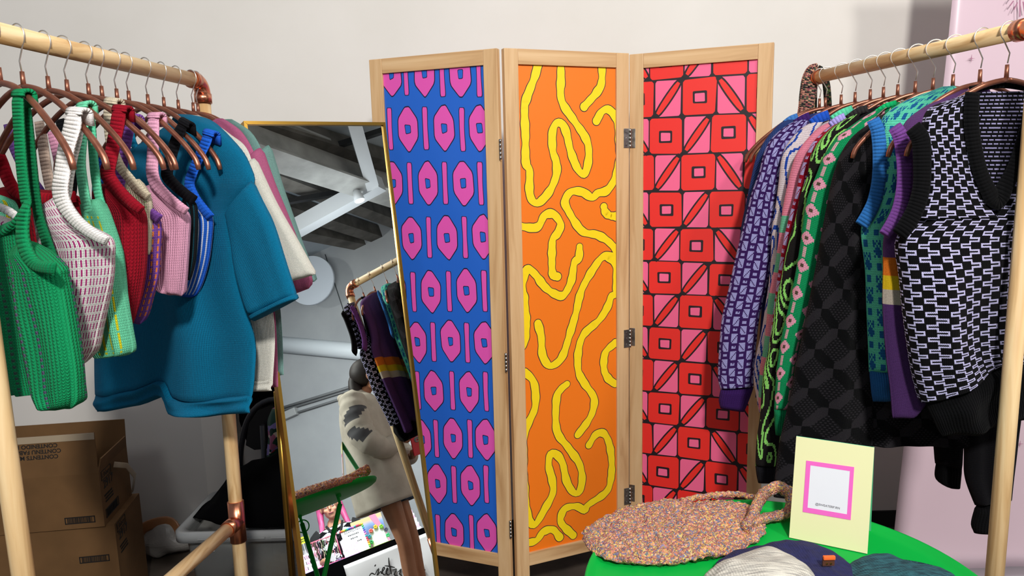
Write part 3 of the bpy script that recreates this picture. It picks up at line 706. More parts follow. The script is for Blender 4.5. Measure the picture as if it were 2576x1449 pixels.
tee_shirt(450, 281, -28, 'eleventh on the left rack, under the cream tee', 'cream white knitted tee directly behind the teal tee', CR,
          [(470, 288, 500, 290), (430, 340, 575, 335), (320, 410, 630, 400), (300, 600, 648, 600), (300, 800, 690, 800), (300, 975, 684, 970)],
          [(590, 440, 640, 398), (640, 560, 686, 500), (680, 650, 742, 596), (705, 695, 780, 668), (720, 712, 792, 690)], th=.018, hem=[(300, 955, 686, 955), (300, 985, 682, 984)])
tee_shirt(487, 283, -26, 'twelfth on the left rack, under the orchid pink tee', 'orchid pink knitted tee behind the cream tee', '#c2678f',
          [(545, 298, 562, 298), (500, 335, 615, 340), (400, 420, 652, 430), (330, 600, 672, 600), (330, 800, 694, 800), (330, 974, 698, 974)],
          [(620, 400, 655, 372), (660, 500, 688, 470), (700, 620, 738, 590), (725, 715, 777, 690), (735, 742, 776, 725)], th=.014)
tee_shirt(499, 285, -24, 'last on the left rack beside the elbow, under the sage tee', 'sage green knitted tee farthest back on the left rack', '#7fa8a0',
          [(560, 300, 585, 300), (540, 335, 640, 342), (430, 430, 672, 430), (350, 600, 690, 600), (350, 800, 708, 800), (350, 942, 712, 944)],
          [(640, 400, 676, 365), (680, 500, 706, 470), (720, 620, 748, 590), (750, 705, 786, 690), (760, 718, 790, 708)], th=.012)
# ================================================================== RIGHT RACK
def rh(px, py, yaw, what): return hanger('R', px, py, yaw, 'rose copper hanger '+what, .78 if 'sweater' in what and 'navy' not in what else 1.0)
KG = 'patterned sweaters on the right rack'; VG = 'knit vests on the right rack'
def L2(left, right): return [(a, b_, c_, d) for (a, b_), (c_, d) in zip(left, right)]
BLK = '#050507'
# black and lavender vest
c, y = rh(2530, 218, 4, 'nearest on the right rack, inside the lavender and black vest')
g = Garment('knit_vest', c, y, 'black V-neck vest with lavender interlocking lines, nearest on the right rack', 'vest', VG)
g.loft('front_shoulder', [(2400, 248, 2432, 236), (2340, 275, 2432, 262), (2322, 330, 2436, 325), (2335, 400, 2440, 400), (2334, 470, 2458, 470), (2318, 530, 2490, 528), (2312, 550, 2506, 547)], p_lav, 'stitch', .014, -.02, 54, 84, ends=(.35, 1), roundness=6)
g.loft('front_shoulder', [(2620, 240, 2650, 248), (2600, 330, 2680, 325), (2575, 400, 2690, 400), (2550, 470, 2690, 470), (2520, 528, 2690, 530), (2504, 547, 2690, 550)], p_lav, 'stitch', .014, -.02, 54, 84, ends=(.35, 1), roundness=6)
g.loft('body', [(2312, 548, 2690, 545), (2262, 604, 2692, 596), (2268, 695, 2694, 668), (2276, 800, 2690, 762), (2292, 898, 2680, 862), (2306, 962, 2670, 938), (2318, 1012, 2660, 1000)], p_lav, 'stitch', .034, 0, 118, 124, folds=(.012, 1.6, .15), dz=[(0, 0), (.10, .008), (.3, .05), (.5, .085), (1, .09)], ends=(1, .35), roundness=4)
g.loft('back_panel', [(2436, 232, 2660, 228), (2436, 330, 2690, 330), (2440, 450, 2690, 450), (2440, 570, 2690, 570)], lambda s, t, I, J: pick((J % 3 == 0) & ((I*7+J*13) % 29 > 5), cc_('#a9a3cf'), cc_(BLK)), 'stitch', .006, .022, 70, 100)
g.band('neckband', [(2446, 232), (2443, 290), (2447, 345), (2462, 420), (2482, 470), (2506, 506), (2528, 470), (2552, 420), (2575, 350), (2592, 290), (2600, 235)], [36, 38, 38, 38, 40, 46, 42, 34, 32, 32, 32], BLK, -.038, .008)
g.band('neckband', [(2440, 226), (2520, 213), (2610, 226)], 18, BLK, .02, .006)
g.band('armband', [(2296, 320), (2316, 350), (2320, 410), (2318, 470), (2305, 520), (2285, 560), (2262, 592)], [44, 48, 46, 44, 44, 44, 40], BLK, -.03, .009)
g.loft('hem', [(2322, 985, 2660, 850), (2345, 1050, 2655, 940), (2372, 1098, 2650, 1040)], flat(BLK), 'rib', .03, 0, 60, 16, folds=(.012, 1.6, .15))
# purple vest
c, y = rh(2464, 215, 8, 'second on the right rack, inside the purple striped vest')
g = Garment('knit_vest', c, y, 'purple vest with orange, yellow and white bands, second on the right rack', 'vest', VG)
PU = '#5f3a70'
g.loft('body', [(2420, 226, 2470, 220), (2320, 275, 2500, 262), (2272, 330, 2520, 330), (2282, 440, 2530, 440), (2262, 530, 2532, 530), (2226, 590, 2532, 590), (2222, 680, 2532, 680), (2222, 780, 2532, 780), (2232, 900, 2534, 900), (2242, 980, 2534, 980), (2247, 1052, 2520, 1036)],
       p_stripes([(0, PU), (.535, '#d9701f'), (.58, '#d9b41c'), (.628, '#b9ab9c'), (.668, '#4c2c60')]), 'stitch', .03, 0, 150, 240, ru=.45, rv=.5, folds=(.008, 2.2, .1), dz=[(0, 0), (.13, .0), (.22, .06), (1, .06)])
g.band('armband', [(2250, 318), (2266, 345), (2274, 400), (2274, 460), (2264, 520), (2246, 560), (2224, 592)], [36, 40, 38, 36, 36, 34, 30], '#6f3f86', -.03, .008)
# blue and mint vest
c, y = rh(2396, 226, -10, 'third on the right rack, inside the mint and blue vest')
g = Garment('knit_vest', c, y, 'mint vest with blue glyph pattern and thick blue armhole bands, third on the right rack', 'vest', VG)
B2 = '#2d6cb0'
g.loft('body', [(2370, 218, 2400, 216), (2262, 262, 2440, 255), (2212, 318, 2450, 320), (2222, 440, 2460, 440), (2190, 530, 2462, 530), (2166, 575, 2462, 575), (2176, 680, 2462, 680), (2180, 780, 2462, 780), (2184, 870, 2462, 870), (2186, 935, 2462, 925)], p_glyph, 'stitch', .026, 0, 78, 126, folds=(.006, 2.3, .3))
g.loft('hem', [(2187, 930, 2462, 920), (2190, 975, 2450, 960), (2196, 1010, 2440, 980)], flat('#235a94'), 'rib', .025, 0, 50, 14, folds=(.006, 2.3, .3))
g.band('armband', [(2196, 300), (2208, 330), (2213, 385), (2211, 450), (2200, 505), (2184, 540), (2166, 568)], [34, 36, 36, 36, 36, 36, 34], B2, -.026, .008)
# black checked sweater
c, y = rh(2346, 236, -12, 'fourth on the right rack, inside the black checked sweater')
g = Garment('knit_sweater', c, y, 'long black and charcoal checkered knit sweater, behind the mint vest', 'sweater', KG)
g.loft('body', [(2290, 250, 2340, 240), (2180, 320, 2420, 320), (2150, 420, 2460, 430), (2150, 600, 2480, 600), (2150, 800, 2490, 800), (2150, 1000, 2490, 1000), (2160, 1118, 2500, 1122)], p_check, 'stitch', .028, .002, 140, 300, folds=(.008, 2, .2))
g.loft('sleeve', [(2225, 285, 2285, 255), (2140, 350, 2235, 325), (2100, 430, 2205, 440), (2078, 530, 2202, 540), (2050, 680, 2200, 690), (2022, 820, 2200, 820), (2000, 930, 2200, 930), (1980, 1030, 2198, 1030), (1962, 1110, 2196, 1118), (1950, 1200, 2192, 1205), (1946, 1250, 2190, 1255)], p_check, 'stitch', .03, -.012, 96, 340, folds=(.007, 1.4, .7))
g.loft('sleeve', [(2400, 950, 2580, 940), (2405, 1040, 2570, 1040), (2424, 1120, 2560, 1110), (2428, 1200, 2550, 1190), (2452, 1270, 2543, 1260)], flat('#0d0c10'), 'stitch', .03, .0, 50, 70, folds=(.006, 1.4, .7))
g.loft('cuff', [(2456, 1272, 2541, 1262), (2444, 1318, 2530, 1322), (2450, 1340, 2520, 1342)], flat(BLK), 'rib', .024, .0, 16, 12, ru=3)
# green flowered
c, y = rh(2301, 250, -14, 'fifth on the right rack, inside the green flowered sweater')
g = Garment('knit_sweater', c, y, 'green knit sweater with pink flowers and a plain green cuff', 'sweater', KG)
lf = [(2196, 280), (2150, 310), (2103, 348), (2074, 391), (2053, 441), (2031, 498), (2020, 563), (2010, 635), (1995, 720), (1977, 802), (1966, 850), (1956, 912), (1951, 964), (1947, 1030)]
rt = [(2240, 262), (2200, 300), (2165, 345), (2140, 395), (2120, 460), (2105, 527), (2090, 590), (2072, 660), (2050, 742), (2030, 809), (2016, 850), (2003, 906), (1996, 947), (1985, 1030)]
g.loft('sleeve', L2(lf, rt), p_flower, 'stitch', .022, -.004, 20, 190, rv=1)
g.loft('cuff', L2([(1947, 1028), (1948, 1060), (1951, 1094)], [(1986, 1028), (1980, 1060), (1972, 1097)]), flat('#0d7a4a'), 'rib', .018, -.004, 10, 14, ru=3)
g.loft('body', [(2225, 264, 2300, 248), (2160, 360, 2400, 350), (2130, 500, 2440, 500), (2110, 800, 2440, 800), (2110, 1050, 2440, 1050)], p_flower, 'stitch', .018, .004, 70, 120)
g.band('collar', [(2200, 284), (2226, 268), (2256, 258)], [10, 14, 14], '#10a862', -.012, .006)
# black and lime
c, y = rh(2257, 256, -15, 'sixth on the right rack, inside the black and lime sweater')
g = Garment('knit_sweater', c, y, 'black knit sweater with wriggling lime green lines and a charcoal cuff', 'sweater', KG)
lf = [(2130, 296), (2092, 322), (2063, 352), (2040, 391), (2031, 441), (2013, 491), (2002, 545), (1981, 617), (1967, 689), (1952, 757), (1942, 826), (1932, 885), (1921, 933), (1916, 981), (1912, 1044), (1903, 1110), (1900, 1172)]
rt = [(2170, 278), (2150, 310), (2120, 350), (2100, 395), (2080, 445), (2065, 498), (2050, 550), (2035, 620), (2020, 690), (2010, 757), (1996, 826), (1985, 885), (1978, 933), (1972, 981), (1968, 1044), (1962, 1110), (1954, 1172)]
g.loft('sleeve', L2(lf, rt), p_wave('#1b1817', '#96e070', .55, .95, 1.0, .26, .10), 'stitch', .022, -.002, 34, 220)
g.loft('cuff', L2([(1900, 1170), (1903, 1195), (1907, 1214)], [(1955, 1170), (1952, 1195), (1950, 1214)]), flat('#151419'), 'rib', .02, -.002, 10, 10, ru=3)
g.loft('body', [(2170, 278, 2256, 256), (2120, 360, 2360, 350), (2090, 500, 2400, 500), (2070, 800, 2420, 800), (2070, 1050, 2420, 1050)], flat('#17151a'), 'stitch', .016, .004, 50, 60, ru=.5, rv=.5)
g.loft('sleeve', [(2330, 1000, 2425, 1000), (2346, 1100, 2424, 1100), (2352, 1165, 2420, 1180)], flat('#100f13'), 'stitch', .02, .0, 20, 30)
g.loft('cuff', [(2354, 1165, 2420, 1178), (2354, 1205, 2416, 1216), (2390, 1228, 2414, 1230)], flat(BLK), 'rib', .018, .0, 12, 12, ru=3)
g.band('collar', [(2130, 298), (2158, 280), (2182, 272)], [14, 18, 18], '#2a2728', -.01, .006)
# red and lavender
c, y = rh(2221, 262, -15, 'seventh on the right rack, inside the red and lavender sweater')
g = Garment('knit_sweater', c, y, 'crimson knit sweater with lavender tiles, a thin strip beside the lime one', 'sweater', KG)
lf = [(2100, 310), (2070, 332), (2042, 362), (2028, 391), (2014, 430), (2002, 484), (1990, 527), (1972, 599), (1957, 689), (1950, 745), (1940, 826), (1930, 900), (1918, 1000)]
rt = [(2130, 300), (2112, 330), (2100, 362), (2086, 395), (2070, 440), (2058, 490), (2044, 540), (2028, 610), (2010, 690), (1998, 750), (1985, 826), (1975, 900), (1965, 1000)]
g.loft('sleeve', L2(lf, rt), p_tiles('#9c0d28', '#b7a8d8'), 'stitch', .018, -.002, 26, 160)
g.loft('body', [(2130, 298, 2220, 262), (2080, 380, 2330, 370), (2060, 600, 2380, 600), (2050, 1000, 2380, 1000)], flat('#8c0f28'), 'stitch', .012, .004, 40, 50, ru=.5, rv=.5)
g.band('collar', [(2088, 316), (2106, 302), (2126, 292)], [16, 18, 18], '#a79be0', -.01, .006)
# pink and mint
c, y = rh(2188, 268, -16, 'eighth on the right rack, inside the pink and mint sweater')
g = Garment('knit_sweater', c, y, 'pink and mint colour-block knit sweater with a mint collar', 'sweater', KG)
lf = [(2080, 310), (2053, 326), (2010, 376), (1992, 419), (1974, 498), (1963, 563), (1952, 653), (1941, 706), (1932, 757), (1928, 809), (1920, 878), (1911, 933), (1908, 1016), (1913, 1040), (1921, 1100)]
rt = [(2115, 296), (2100, 320), (2066, 376), (2048, 425), (2034, 498), (2020, 563), (2004, 653), (1990, 706), (1980, 757), (1972, 809), (1962, 878), (1955, 933), (1950, 1016), (1948, 1040), (1935, 1105)]
g.loft('sleeve', L2(lf, rt), p_stripes([(0, '#e8889f'), (.20, '#e8889f'), (.30, '#6ec39b'), (.352, '#e08a9c'), (.405, '#72c49c'), (.47, '#e08a9c'), (.53, '#72c49c'), (.60, '#dc8898'), (.665, '#6fbf98'), (.73, '#dc8898'), (.79, '#6fbf98'), (.86, '#dc8898')]), 'stitch', .018, -.002, 24, 150, rv=.8)
g.loft('body', [(2110, 296, 2188, 268), (2060, 380, 2300, 380), (2030, 600, 2350, 600), (2020, 1000, 2350, 1000)], flat('#e58ba2'), 'stitch', .012, .004, 40, 50, ru=.5, rv=.5)
g.band('collar', [(2092, 302), (2118, 286), (2146, 274)], [20, 22, 20], '#5ccfa2', -.01, .006)
# white and blue
c, y = rh(2150, 273, -16, 'ninth on the right rack, inside the white and blue sweater')
g = Garment('knit_sweater', c, y, 'white knit sweater with cobalt blue squiggles and a blue collar', 'sweater', KG)
lf = [(2050, 304), (2020, 320), (1992, 346), (1967, 391), (1959, 455), (1952, 509), (1941, 581), (1938, 671), (1927, 757), (1915, 837), (1899, 906), (1896, 954), (1901, 988), (1909, 1037)]
rt = [(2075, 300), (2060, 325), (2046, 350), (2022, 391), (2005, 455), (1995, 509), (1985, 581), (1976, 671), (1964, 757), (1952, 837), (1944, 906), (1938, 954), (1935, 988), (1928, 1040)]
g.loft('sleeve', L2(lf, rt), p_wave('#dccfd2', '#2348a8', .5, .8, 3.3, .30, .12), 'stitch', .018, -.002, 24, 150)
g.loft('body', [(2075, 300, 2150, 273), (2030, 380, 2270, 380), (2000, 600, 2320, 600), (1990, 1000, 2320, 1000)], p_wave('#dccfd2', '#2348a8', .5, .8, 3.3, .30, .12), 'stitch', .01, .004, 60, 80)
g.band('collar', [(2040, 312), (2060, 298), (2086, 288)], [22, 24, 24], '#1f50b8', -.01, .006)
# purple and lavender
c, y = rh(2115, 276, -17, 'tenth on the right rack, inside the purple and lavender sweater')
g = Garment('knit_sweater', c, y, 'purple knit sweater with lavender tiles and a long sleeve hanging over the red screen panel', 'sweater', KG)
lf = [(2010, 300), (1980, 315), (1943, 346), (1922, 384), (1909, 434), (1891, 484), (1880, 527), (1866, 584), (1848, 656), (1834, 721), (1825, 757), (1814.5, 809), (1807.6, 895), (1806, 950), (1812, 980)]
rt = [(2036, 300), (2030, 318), (2012, 350), (1990, 384), (1968, 440), (1958, 490), (1954, 530), (1950, 590), (1940, 660), (1928, 725), (1920, 757), (1909, 809), (1901, 885), (1896, 947), (1896, 972)]
g.loft('sleeve', L2(lf, rt), p_tiles('#3b1d5e', '#a9a6dc'), 'stitch', .024, -.012, 46, 215)
g.loft('cuff', L2([(1813, 978), (1808, 1005), (1812, 1027)], [(1896, 974), (1884, 1008), (1872, 1036)]), flat('#371a57'), 'rib', .02, -.012, 16, 12, ru=3)
g.loft('body', [(2036, 300, 2115, 276), (1990, 380, 2240, 380), (1960, 600, 2290, 600), (1930, 1000, 2290, 1000)], p_tiles('#3b1d5e', '#a9a6dc'), 'stitch', .01, .004, 80, 100)
g.band('collar', [(2000, 312), (2020, 300), (2038, 292)], [20, 22, 22], '#3a1d60', -.016, .006)
# blue
c, y = rh(2076, 278, -17, 'inside the navy dotted sweater, its tip against the red screen')
g = Garment('knit_sweater', c, y, 'denim blue and navy dotted knit sweater, farthest on the right rack', 'sweater', KG)
lf = [(1990, 297), (1960, 312), (1930, 345), (1910, 378), (1898, 409), (1888, 455), (1877, 509), (1864, 575), (1856, 660), (1850, 740)]
rt = [(2006, 296), (1996, 315), (1985, 350), (1975, 385), (1968, 430), (1960, 480), (1950, 530), (1940, 600), (1930, 680), (1915, 750)]
g.loft('sleeve', L2(lf, rt), lambda s, t, I, J: pick((I+J) % 2 == 0, cc_('#33528f'), cc_('#232a5c')), 'stitch', .018, .0, 30, 110)
g.loft('body', [(2006, 296, 2076, 278), (1960, 380, 2200, 380), (1930, 600, 2240, 600), (1900, 1000, 2240, 1000)], flat('#2d3f7c'), 'stitch', .008, .006, 40, 50, ru=.5, rv=.5)
g.band('collar', [(1974, 312), (1990, 301), (2008, 294)], [18, 20, 20], '#3f74b8', -.006, .005)
# knitted scarf at the rail end
c, y = rh(2061, 278, -20, 'farthest on the right rack, beside the draped scarf')
g = Garment('knitted_scarf', Rf+np.array([0, .0, 0]), math.radians(-20), 'speckled pink, black and green chunky scarf draped over the far end of the right rail', 'scarf', None)
def speck(*cs):
    A = np.array([cc_(q) for q in cs]); return lambda s, t, I, J: A[((I*7919+J*104729+(I*J) % 13*31) % 997) % len(A)]
g.band('front_fall', [(2060, 170), (2046, 178), (2038, 200), (2032, 235), (2028, 270), (2024, 296)], [24, 34, 42, 42, 40, 40], speck('#c98a76', '#3b3a34', '#a25c62', '#28242a', '#d9a58a', '#5a6350'), -.036, .009, vs=64, us=9, kind='chunky')
g.band('back_fall', [(2056, 172), (2068, 182), (2078, 210), (2082, 250), (2083, 290)], [20, 22, 20, 20, 20], speck('#23281f', '#1a1d18', '#4d5c33', '#141416', '#70493f'), .022, .008, vs=40, us=5, kind='chunky')
g.band('middle_fall', [(2050, 190), (2048, 230), (2046, 285)], [16, 16, 18], speck('#23281f', '#1a1d18', '#36452a', '#141416'), .034, .006, vs=30, us=4, kind='chunky')
# ------------------------------------------------------------------ writing
def text(s, size, mtx, m, parent, name='printed_text', ext=.0002, align='CENTER', bold=0):
    cu = bpy.data.curves.new(name, 'FONT'); cu.body = s; cu.size = size; cu.extrude = ext; cu.align_x = align; cu.align_y = 'CENTER'; cu.offset = bold
    o = bpy.data.objects.new(name, cu); COL.objects.link(o); bpy.context.view_layer.update()
    me = bpy.data.meshes.new_from_object(o.evaluated_get(bpy.context.evaluated_depsgraph_get())); bpy.data.objects.remove(o)
    o = bpy.data.objects.new(name, me); COL.objects.link(o); me.materials.clear(); me.materials.append(m); o.parent = parent; o.matrix_local = mtx; return o
def plane_mtx(o, x, y):
    x = Vector(x).normalized(); z = x.cross(Vector(y)).normalized(); y = z.cross(x); o = Vector(o)
    return Matrix(((x.x, y.x, z.x, o.x), (x.y, y.y, z.y, o.y), (x.z, y.z, z.z, o.z), (0, 0, 0, 1)))
INK = mat('black_ink', '#15110f', .6)
def smudge_lines(parent, mtx, w, h, n, name='small_print'):
    """lines of print too small to read: short uneven dashes"""
    b = bmesh.new(); r = random.Random(n*17+int(w*1e4))
    for i in range(n):
        x = -w/2+r.uniform(0, w*.1)
        while x < w/2-r.uniform(0, w*.15):
            k = r.uniform(.4, .9)*h; box(b, (x+k/2, -i*h*1.6, .0003), (k, h*r.uniform(.7, 1), .0006)); x += k+h*.25
    o = obj(name, b, INK, parent); o.matrix_local = mtx; return o
# ------------------------------------------------------------------ green tray table
TZ = .76; tc = np.array([.465, 1.175]); TR = .352
grn = mat('green_enamel', '#00a53c', .55, Specular_IOR_Level=.25)
table = thing('tray_table', (tc[0], tc[1], 0), 0, 'round bright green metal tray table with crossed tube legs', 'table')
b = bmesh.new(); prof = [(0, TZ-.012), (.20, TZ-.012), (TR-.02, TZ-.010), (TR-.006, TZ-.004), (TR, TZ+.006), (TR-.002, TZ+.012), (TR-.007, TZ+.012), (TR-.012, TZ+.003), (TR-.03, TZ-.001), (0, TZ-.001)]
n = 96; rings = [[b.verts.new((r*math.cos(2*math.pi*k/n), r*math.sin(2*math.pi*k/n), z)) for k in range(n)] if r > 0 else [b.verts.new((0, 0, z))] for r, z in prof]
for i in range(len(rings)-1):
    A_, B_ = rings[i], rings[i+1]
    for k in range(n):
        vs = [A_[k % len(A_)], A_[(k+1) % len(A_)], B_[(k+1) % len(B_)], B_[k % len(B_)]]; vs = list(dict.fromkeys(vs))
        b.faces.new(vs)
obj('tray_top', b, grn, table, True)
RINGK = 2
for k in range(3):
    a = math.radians(90+120*k); b = bmesh.new()
    top = Vector((.21*math.cos(a), .21*math.sin(a), TZ-.05)); botm = Vector((-.25*math.cos(a), -.25*math.sin(a), .0)); off = Vector((-math.sin(a), math.cos(a), 0))*.018
    tube(b, [top+off, botm+off], .0095, 12); tube(b, [top+off, top+off+Vector((0, 0, .045))], .006, 8); tube(b, [top+off+Vector((0, 0, .034)), top+off+Vector((.012*math.cos(a), .012*math.sin(a), .034))], .009, 8)
    leg = obj('leg', b, grn, table)
    b = bmesh.new(); ctr = top+off+Vector((0, 0, -.01)); pts = [ctr+Vector((math.cos(t)*.026*math.sin(a), -math.cos(t)*.026*math.cos(a), math.sin(t)*.026)) for t in np.linspace(0, 2*math.pi, 25)]
    if k == RINGK: tube(b, pts, .0028, 8); obj('pull_ring', b, grn, leg)
    else: b.free()
b = bmesh.new(); tube(b, [(0, 0, .36), (0, 0, .41)], .034, 16); obj('leg_collar', b, grn, table)
# ------------------------------------------------------------------ folded card sign
A_ = PZ(1985, 1352, TZ+.001); B_ = PZ(2140, 1393, TZ+.001)
xdir = np.array([.87, -.493, 0]); cw = .142; xdir /= np.linalg.norm(xdir)
ydir = np.array([-xdir[1], xdir[0], 0]); B_ = A_+xdir*cw
sg = thing('tent_card', tuple(A_), math.atan2(xdir[1], xdir[0]), 'pale yellow folded tent card with a pink framed white square, standing on the green table', 'sign')
ch = .196; lean = .048; tk = .0022
b = bmesh.new(); prism(b, [(0, 0, 0), (cw, 0, 0), (cw, lean, ch), (0, lean, ch)], (0, tk, 0)); obj('front_panel', b, mat('pale_yellow_card', '#e2dfac', .7), sg)
b = bmesh.new(); prism(b, [(0, lean*2+.004, 0), (cw, lean*2+.004, 0), (cw, lean+tk, ch), (0, lean+tk, ch)], (0, tk, 0)); obj('back_panel', b, mat('mint_card', '#5fc79a', .7), sg)
def cardpt(u, v, e): return Vector((u*cw, lean*v, ch*v))+Vector((0, -ch, lean)).normalized()*e
def quadface(bm, us, e0, e1, mi=0):
    p = [cardpt(u, v, e0) for u, v in us]; prism(bm, p, cardpt(0, 0, e1)-cardpt(0, 0, e0), mi)
b = bmesh.new(); fr = [(.155, .275), (.77, .285), (.77, .79), (.155, .78)]; fi = [(.215, .325), (.72, .332), (.72, .745), (.215, .74)]
for i in range(4): quadface(b, [fr[i], fr[(i+1) % 4], fi[(i+1) % 4], fi[i]], .0, .0008)
obj('pink_border', b, mat('hot_pink_ink', '#ea62bd', .6), sg)
b = bmesh.new(); quadface(b, fi, .0, .0006); obj('white_square', b, mat('white_card', '#dfdfe5', .6), sg)
text('@SWEATERP.RN', .0060, plane_mtx(cardpt(.47, .375, .0009), (1, 0, 0), (0, lean, ch)), mat('grey_ink', '#6d6a70', .6), sg)
# ------------------------------------------------------------------ soft puffed shapes lying on the table
def puff(name, pts, z0, h, m, parent=None, world=None, nr=16, na=96, disp=None, flatp=.5, origin=None):
    """outline pixels projected on a level plane, filled with a raised cushion"""
    W_ = np.array([PZ(px, py, z0)[:2] for px, py in pts]); W_ = np.vstack([W_, W_[:1]]); Cc = crom(W_, na+1)[:-1]; c = Cc.mean(0)
    bm = bmesh.new(); o = np.array([c[0], c[1], z0]) if origin is None else origin
    def ring(r, z): return [bm.verts.new((c[0]+(q[0]-c[0])*r-o[0], c[1]+(q[1]-c[1])*r-o[1], z-o[2])) for q in Cc]
    rs = list(np.sin(np.linspace(math.pi/2, .06, nr)))
    R = [ring(.93, z0)]+[ring(r, z0+.25*h+.75*h*(1-r**2.6)**flatp*1.0 if r < 1 else z0+.25*h) for r in rs]
    for i in range(len(R)-1):
        for k in range(na): bm.faces.new((R[i][k], R[i][(k+1) % na], R[i+1][(k+1) % na], R[i+1][k]))
    bm.faces.new(R[-1]); bm.faces.new(R[0][::-1])
    if disp:
        bm.normal_update()
        for v in list(bm.verts):
            p = v.co+Vector(o); d = disp(p)
            v.co += v.normal*d
            if v.co.z < z0-o[2]: v.co.z = z0-o[2]
    ob = obj(name, bm, m, parent, True)
    if parent is None: ob.location = o
    return ob
def yarn(name, cols, scale=160, bs=.9, dist=.004):
    def f(nt, b):
        tcn = N(nt, 'ShaderNodeTexCoord'); v = N(nt, 'ShaderNodeTexVoronoi', i_Scale=scale); w = N(nt, 'ShaderNodeTexNoise', i_Scale=60, i_Detail=2)
        mix = N(nt, 'ShaderNodeVectorMath', operation='MULTIPLY_ADD'); mix.inputs[1].default_value = (.012,)*3
        nt.links.new(tcn.outputs['Object'], w.inputs['Vector']); nt.links.new(w.outputs['Color'], mix.inputs[0]); nt.links.new(tcn.outputs['Object'], mix.inputs[2]); nt.links.new(mix.outputs[0], v.inputs['Vector'])
        sp = N(nt, 'ShaderNodeSeparateColor'); nt.links.new(v.outputs['Color'], sp.inputs[0])
        k = len(cols); c = ramp(nt, sp.outputs[0], [(i/k, q) for i, q in enumerate(cols)]); nt.links.new(c, b.inputs['Base Color'])
        r = [n for n in nt.nodes if n.type == 'VALTORGB'][0]; r.color_ramp.interpolation = 'CONSTANT'
        inv = N(nt, 'ShaderNodeMath', operation='SUBTRACT'); inv.inputs[0].default_value = 1; nt.links.new(v.outputs['Distance'], inv.inputs[1]); bump(nt, b, inv.outputs[0], bs, dist)
    return mat(name, rough=.9, nodes=f)
SPK = yarn('speckled_yarn', ['#b87a68', '#d9956f', '#8a6a72', '#e0b25e', '#c2705a', '#77808e', '#e3a98c', '#9c5f60', '#a98a5e', '#d4896f', '#8d7fa0', '#dcc07a'], 330, 1.0, .003)
def crochet(p):
    q = Vector((p.x*85+1.5*noise.noise(p*30), p.y*85, p.z*85)); d = noise.voronoi(q)[0]
    holes = noise.noise(Vector((p.x*38, p.y*38, 3)))
    return .0085*(.5-d[0])-.006*max(0, holes-.12)*2+.004*noise.noise(p*14)
bag = thing('crochet_bag', tuple(PZ(1690, 1350, TZ+.001)), 0, 'chunky speckled peach and grey crochet bag lying flat on the green table', 'bag')
bo = np.array(bag.location)
bd = puff('body', [(1462, 1352), (1478, 1388), (1530, 1418), (1640, 1432), (1760, 1420), (1850, 1400), (1910, 1368), (1928, 1345), (1922, 1318), (1880, 1288), (1800, 1282), (1690, 1276), (1580, 1294), (1510, 1320)], TZ+.001, .036, SPK, bag, nr=70, na=420, disp=crochet, flatp=.42, origin=bo)
def strap(name, pts, r, parent, o, m, n=16, flat=1.0):
    P3 = [np.array(PZ(px, py, z))-o for px, py, z in pts]; C3 = crom(P3, 90); bm = bmesh.new(); tube(bm, list(C3), r, n, flat=flat)
    bm.normal_update()
    for v in bm.verts: v.co += v.normal*.007*(.5-noise.voronoi((v.co+Vector(o))*85)[0][0])
    return obj(name, bm, m, parent, True)
z = TZ
strap('handle', [(1875, 1330, z+.03), (1892, 1300, z+.034), (1905, 1268, z+.04), (1925, 1240, z+.048), (1955, 1226, z+.055), (1985, 1240, z+.045), (1994, 1268, z+.03), (1975, 1292, z+.018), (1945, 1300, z+.016), (1915, 1306, z+.018), (1885, 1318, z+.026)], .0145, bag, bo, SPK, flat=.7)
strap('handle', [(1715, 1262, z+.03), (1745, 1252, z+.03), (1800, 1246, z+.03), (1850, 1244, z+.03), (1895, 1250, z+.036), (1915, 1262, z+.036)], .0065, bag, bo, SPK)
strap('handle', [(1745, 1270, z+.022), (1790, 1266, z+.022), (1840, 1268, z+.022), (1875, 1276, z+.024), (1895, 1290, z+.026)], .006, bag, bo, SPK)
def marl(name, c1, c2, sx, bs=.6):
    def f(nt, b):
        tcn = N(nt, 'ShaderNodeTexCoord'); mp = N(nt, 'ShaderNodeMapping'); mp.inputs['Scale'].default_value = sx
        nt.links.new(tcn.outputs['Object'], mp.inputs[0]); n = N(nt, 'ShaderNodeTexNoise', i_Scale=1, i_Detail=3); nt.links.new(mp.outputs[0], n.inputs['Vector'])
        w = N(nt, 'ShaderNodeTexWave', i_Scale=70, i_Distortion=2.5); w.inputs['Detail Scale'].default_value = 2; nt.links.new(tcn.outputs['Object'], w.inputs['Vector'])
        nt.links.new(ramp(nt, n.outputs[0], [(.38, c1), (.6, c2)]), b.inputs['Base Color']); bump(nt, b, w.outputs[0], bs, .0025)
    return mat(name, rough=.95, nodes=f)
def fold(a, f): return lambda p: a*noise.noise(Vector((p.x*f, p.y*f, p.z*f+2)))+a*.35*noise.noise(p*f*3)
def hat(label, pts, h, m, z0=TZ+.001, nm='knit_beanie', fl=.6, a=.009):
    r = thing(nm, tuple(PZ(*pts[0], z0)), 0, label, 'beanie', 'knit beanies on the green table'); puff('crown', pts, z0, h, m, r, disp=fold(a, 16), nr=26, na=140, origin=np.array(r.location), flatp=fl); return r
hat('teal marled knit beanie on the green table, at the lower right', [(2120, 1449), (2150, 1420), (2220, 1412), (2300, 1420), (2370, 1440), (2420, 1480), (2440, 1540), (2380, 1600), (2240, 1620), (2140, 1570), (2105, 1500)], .030, marl('teal_marl', '#123640', '#285c64', (50, 260, 60), .4))
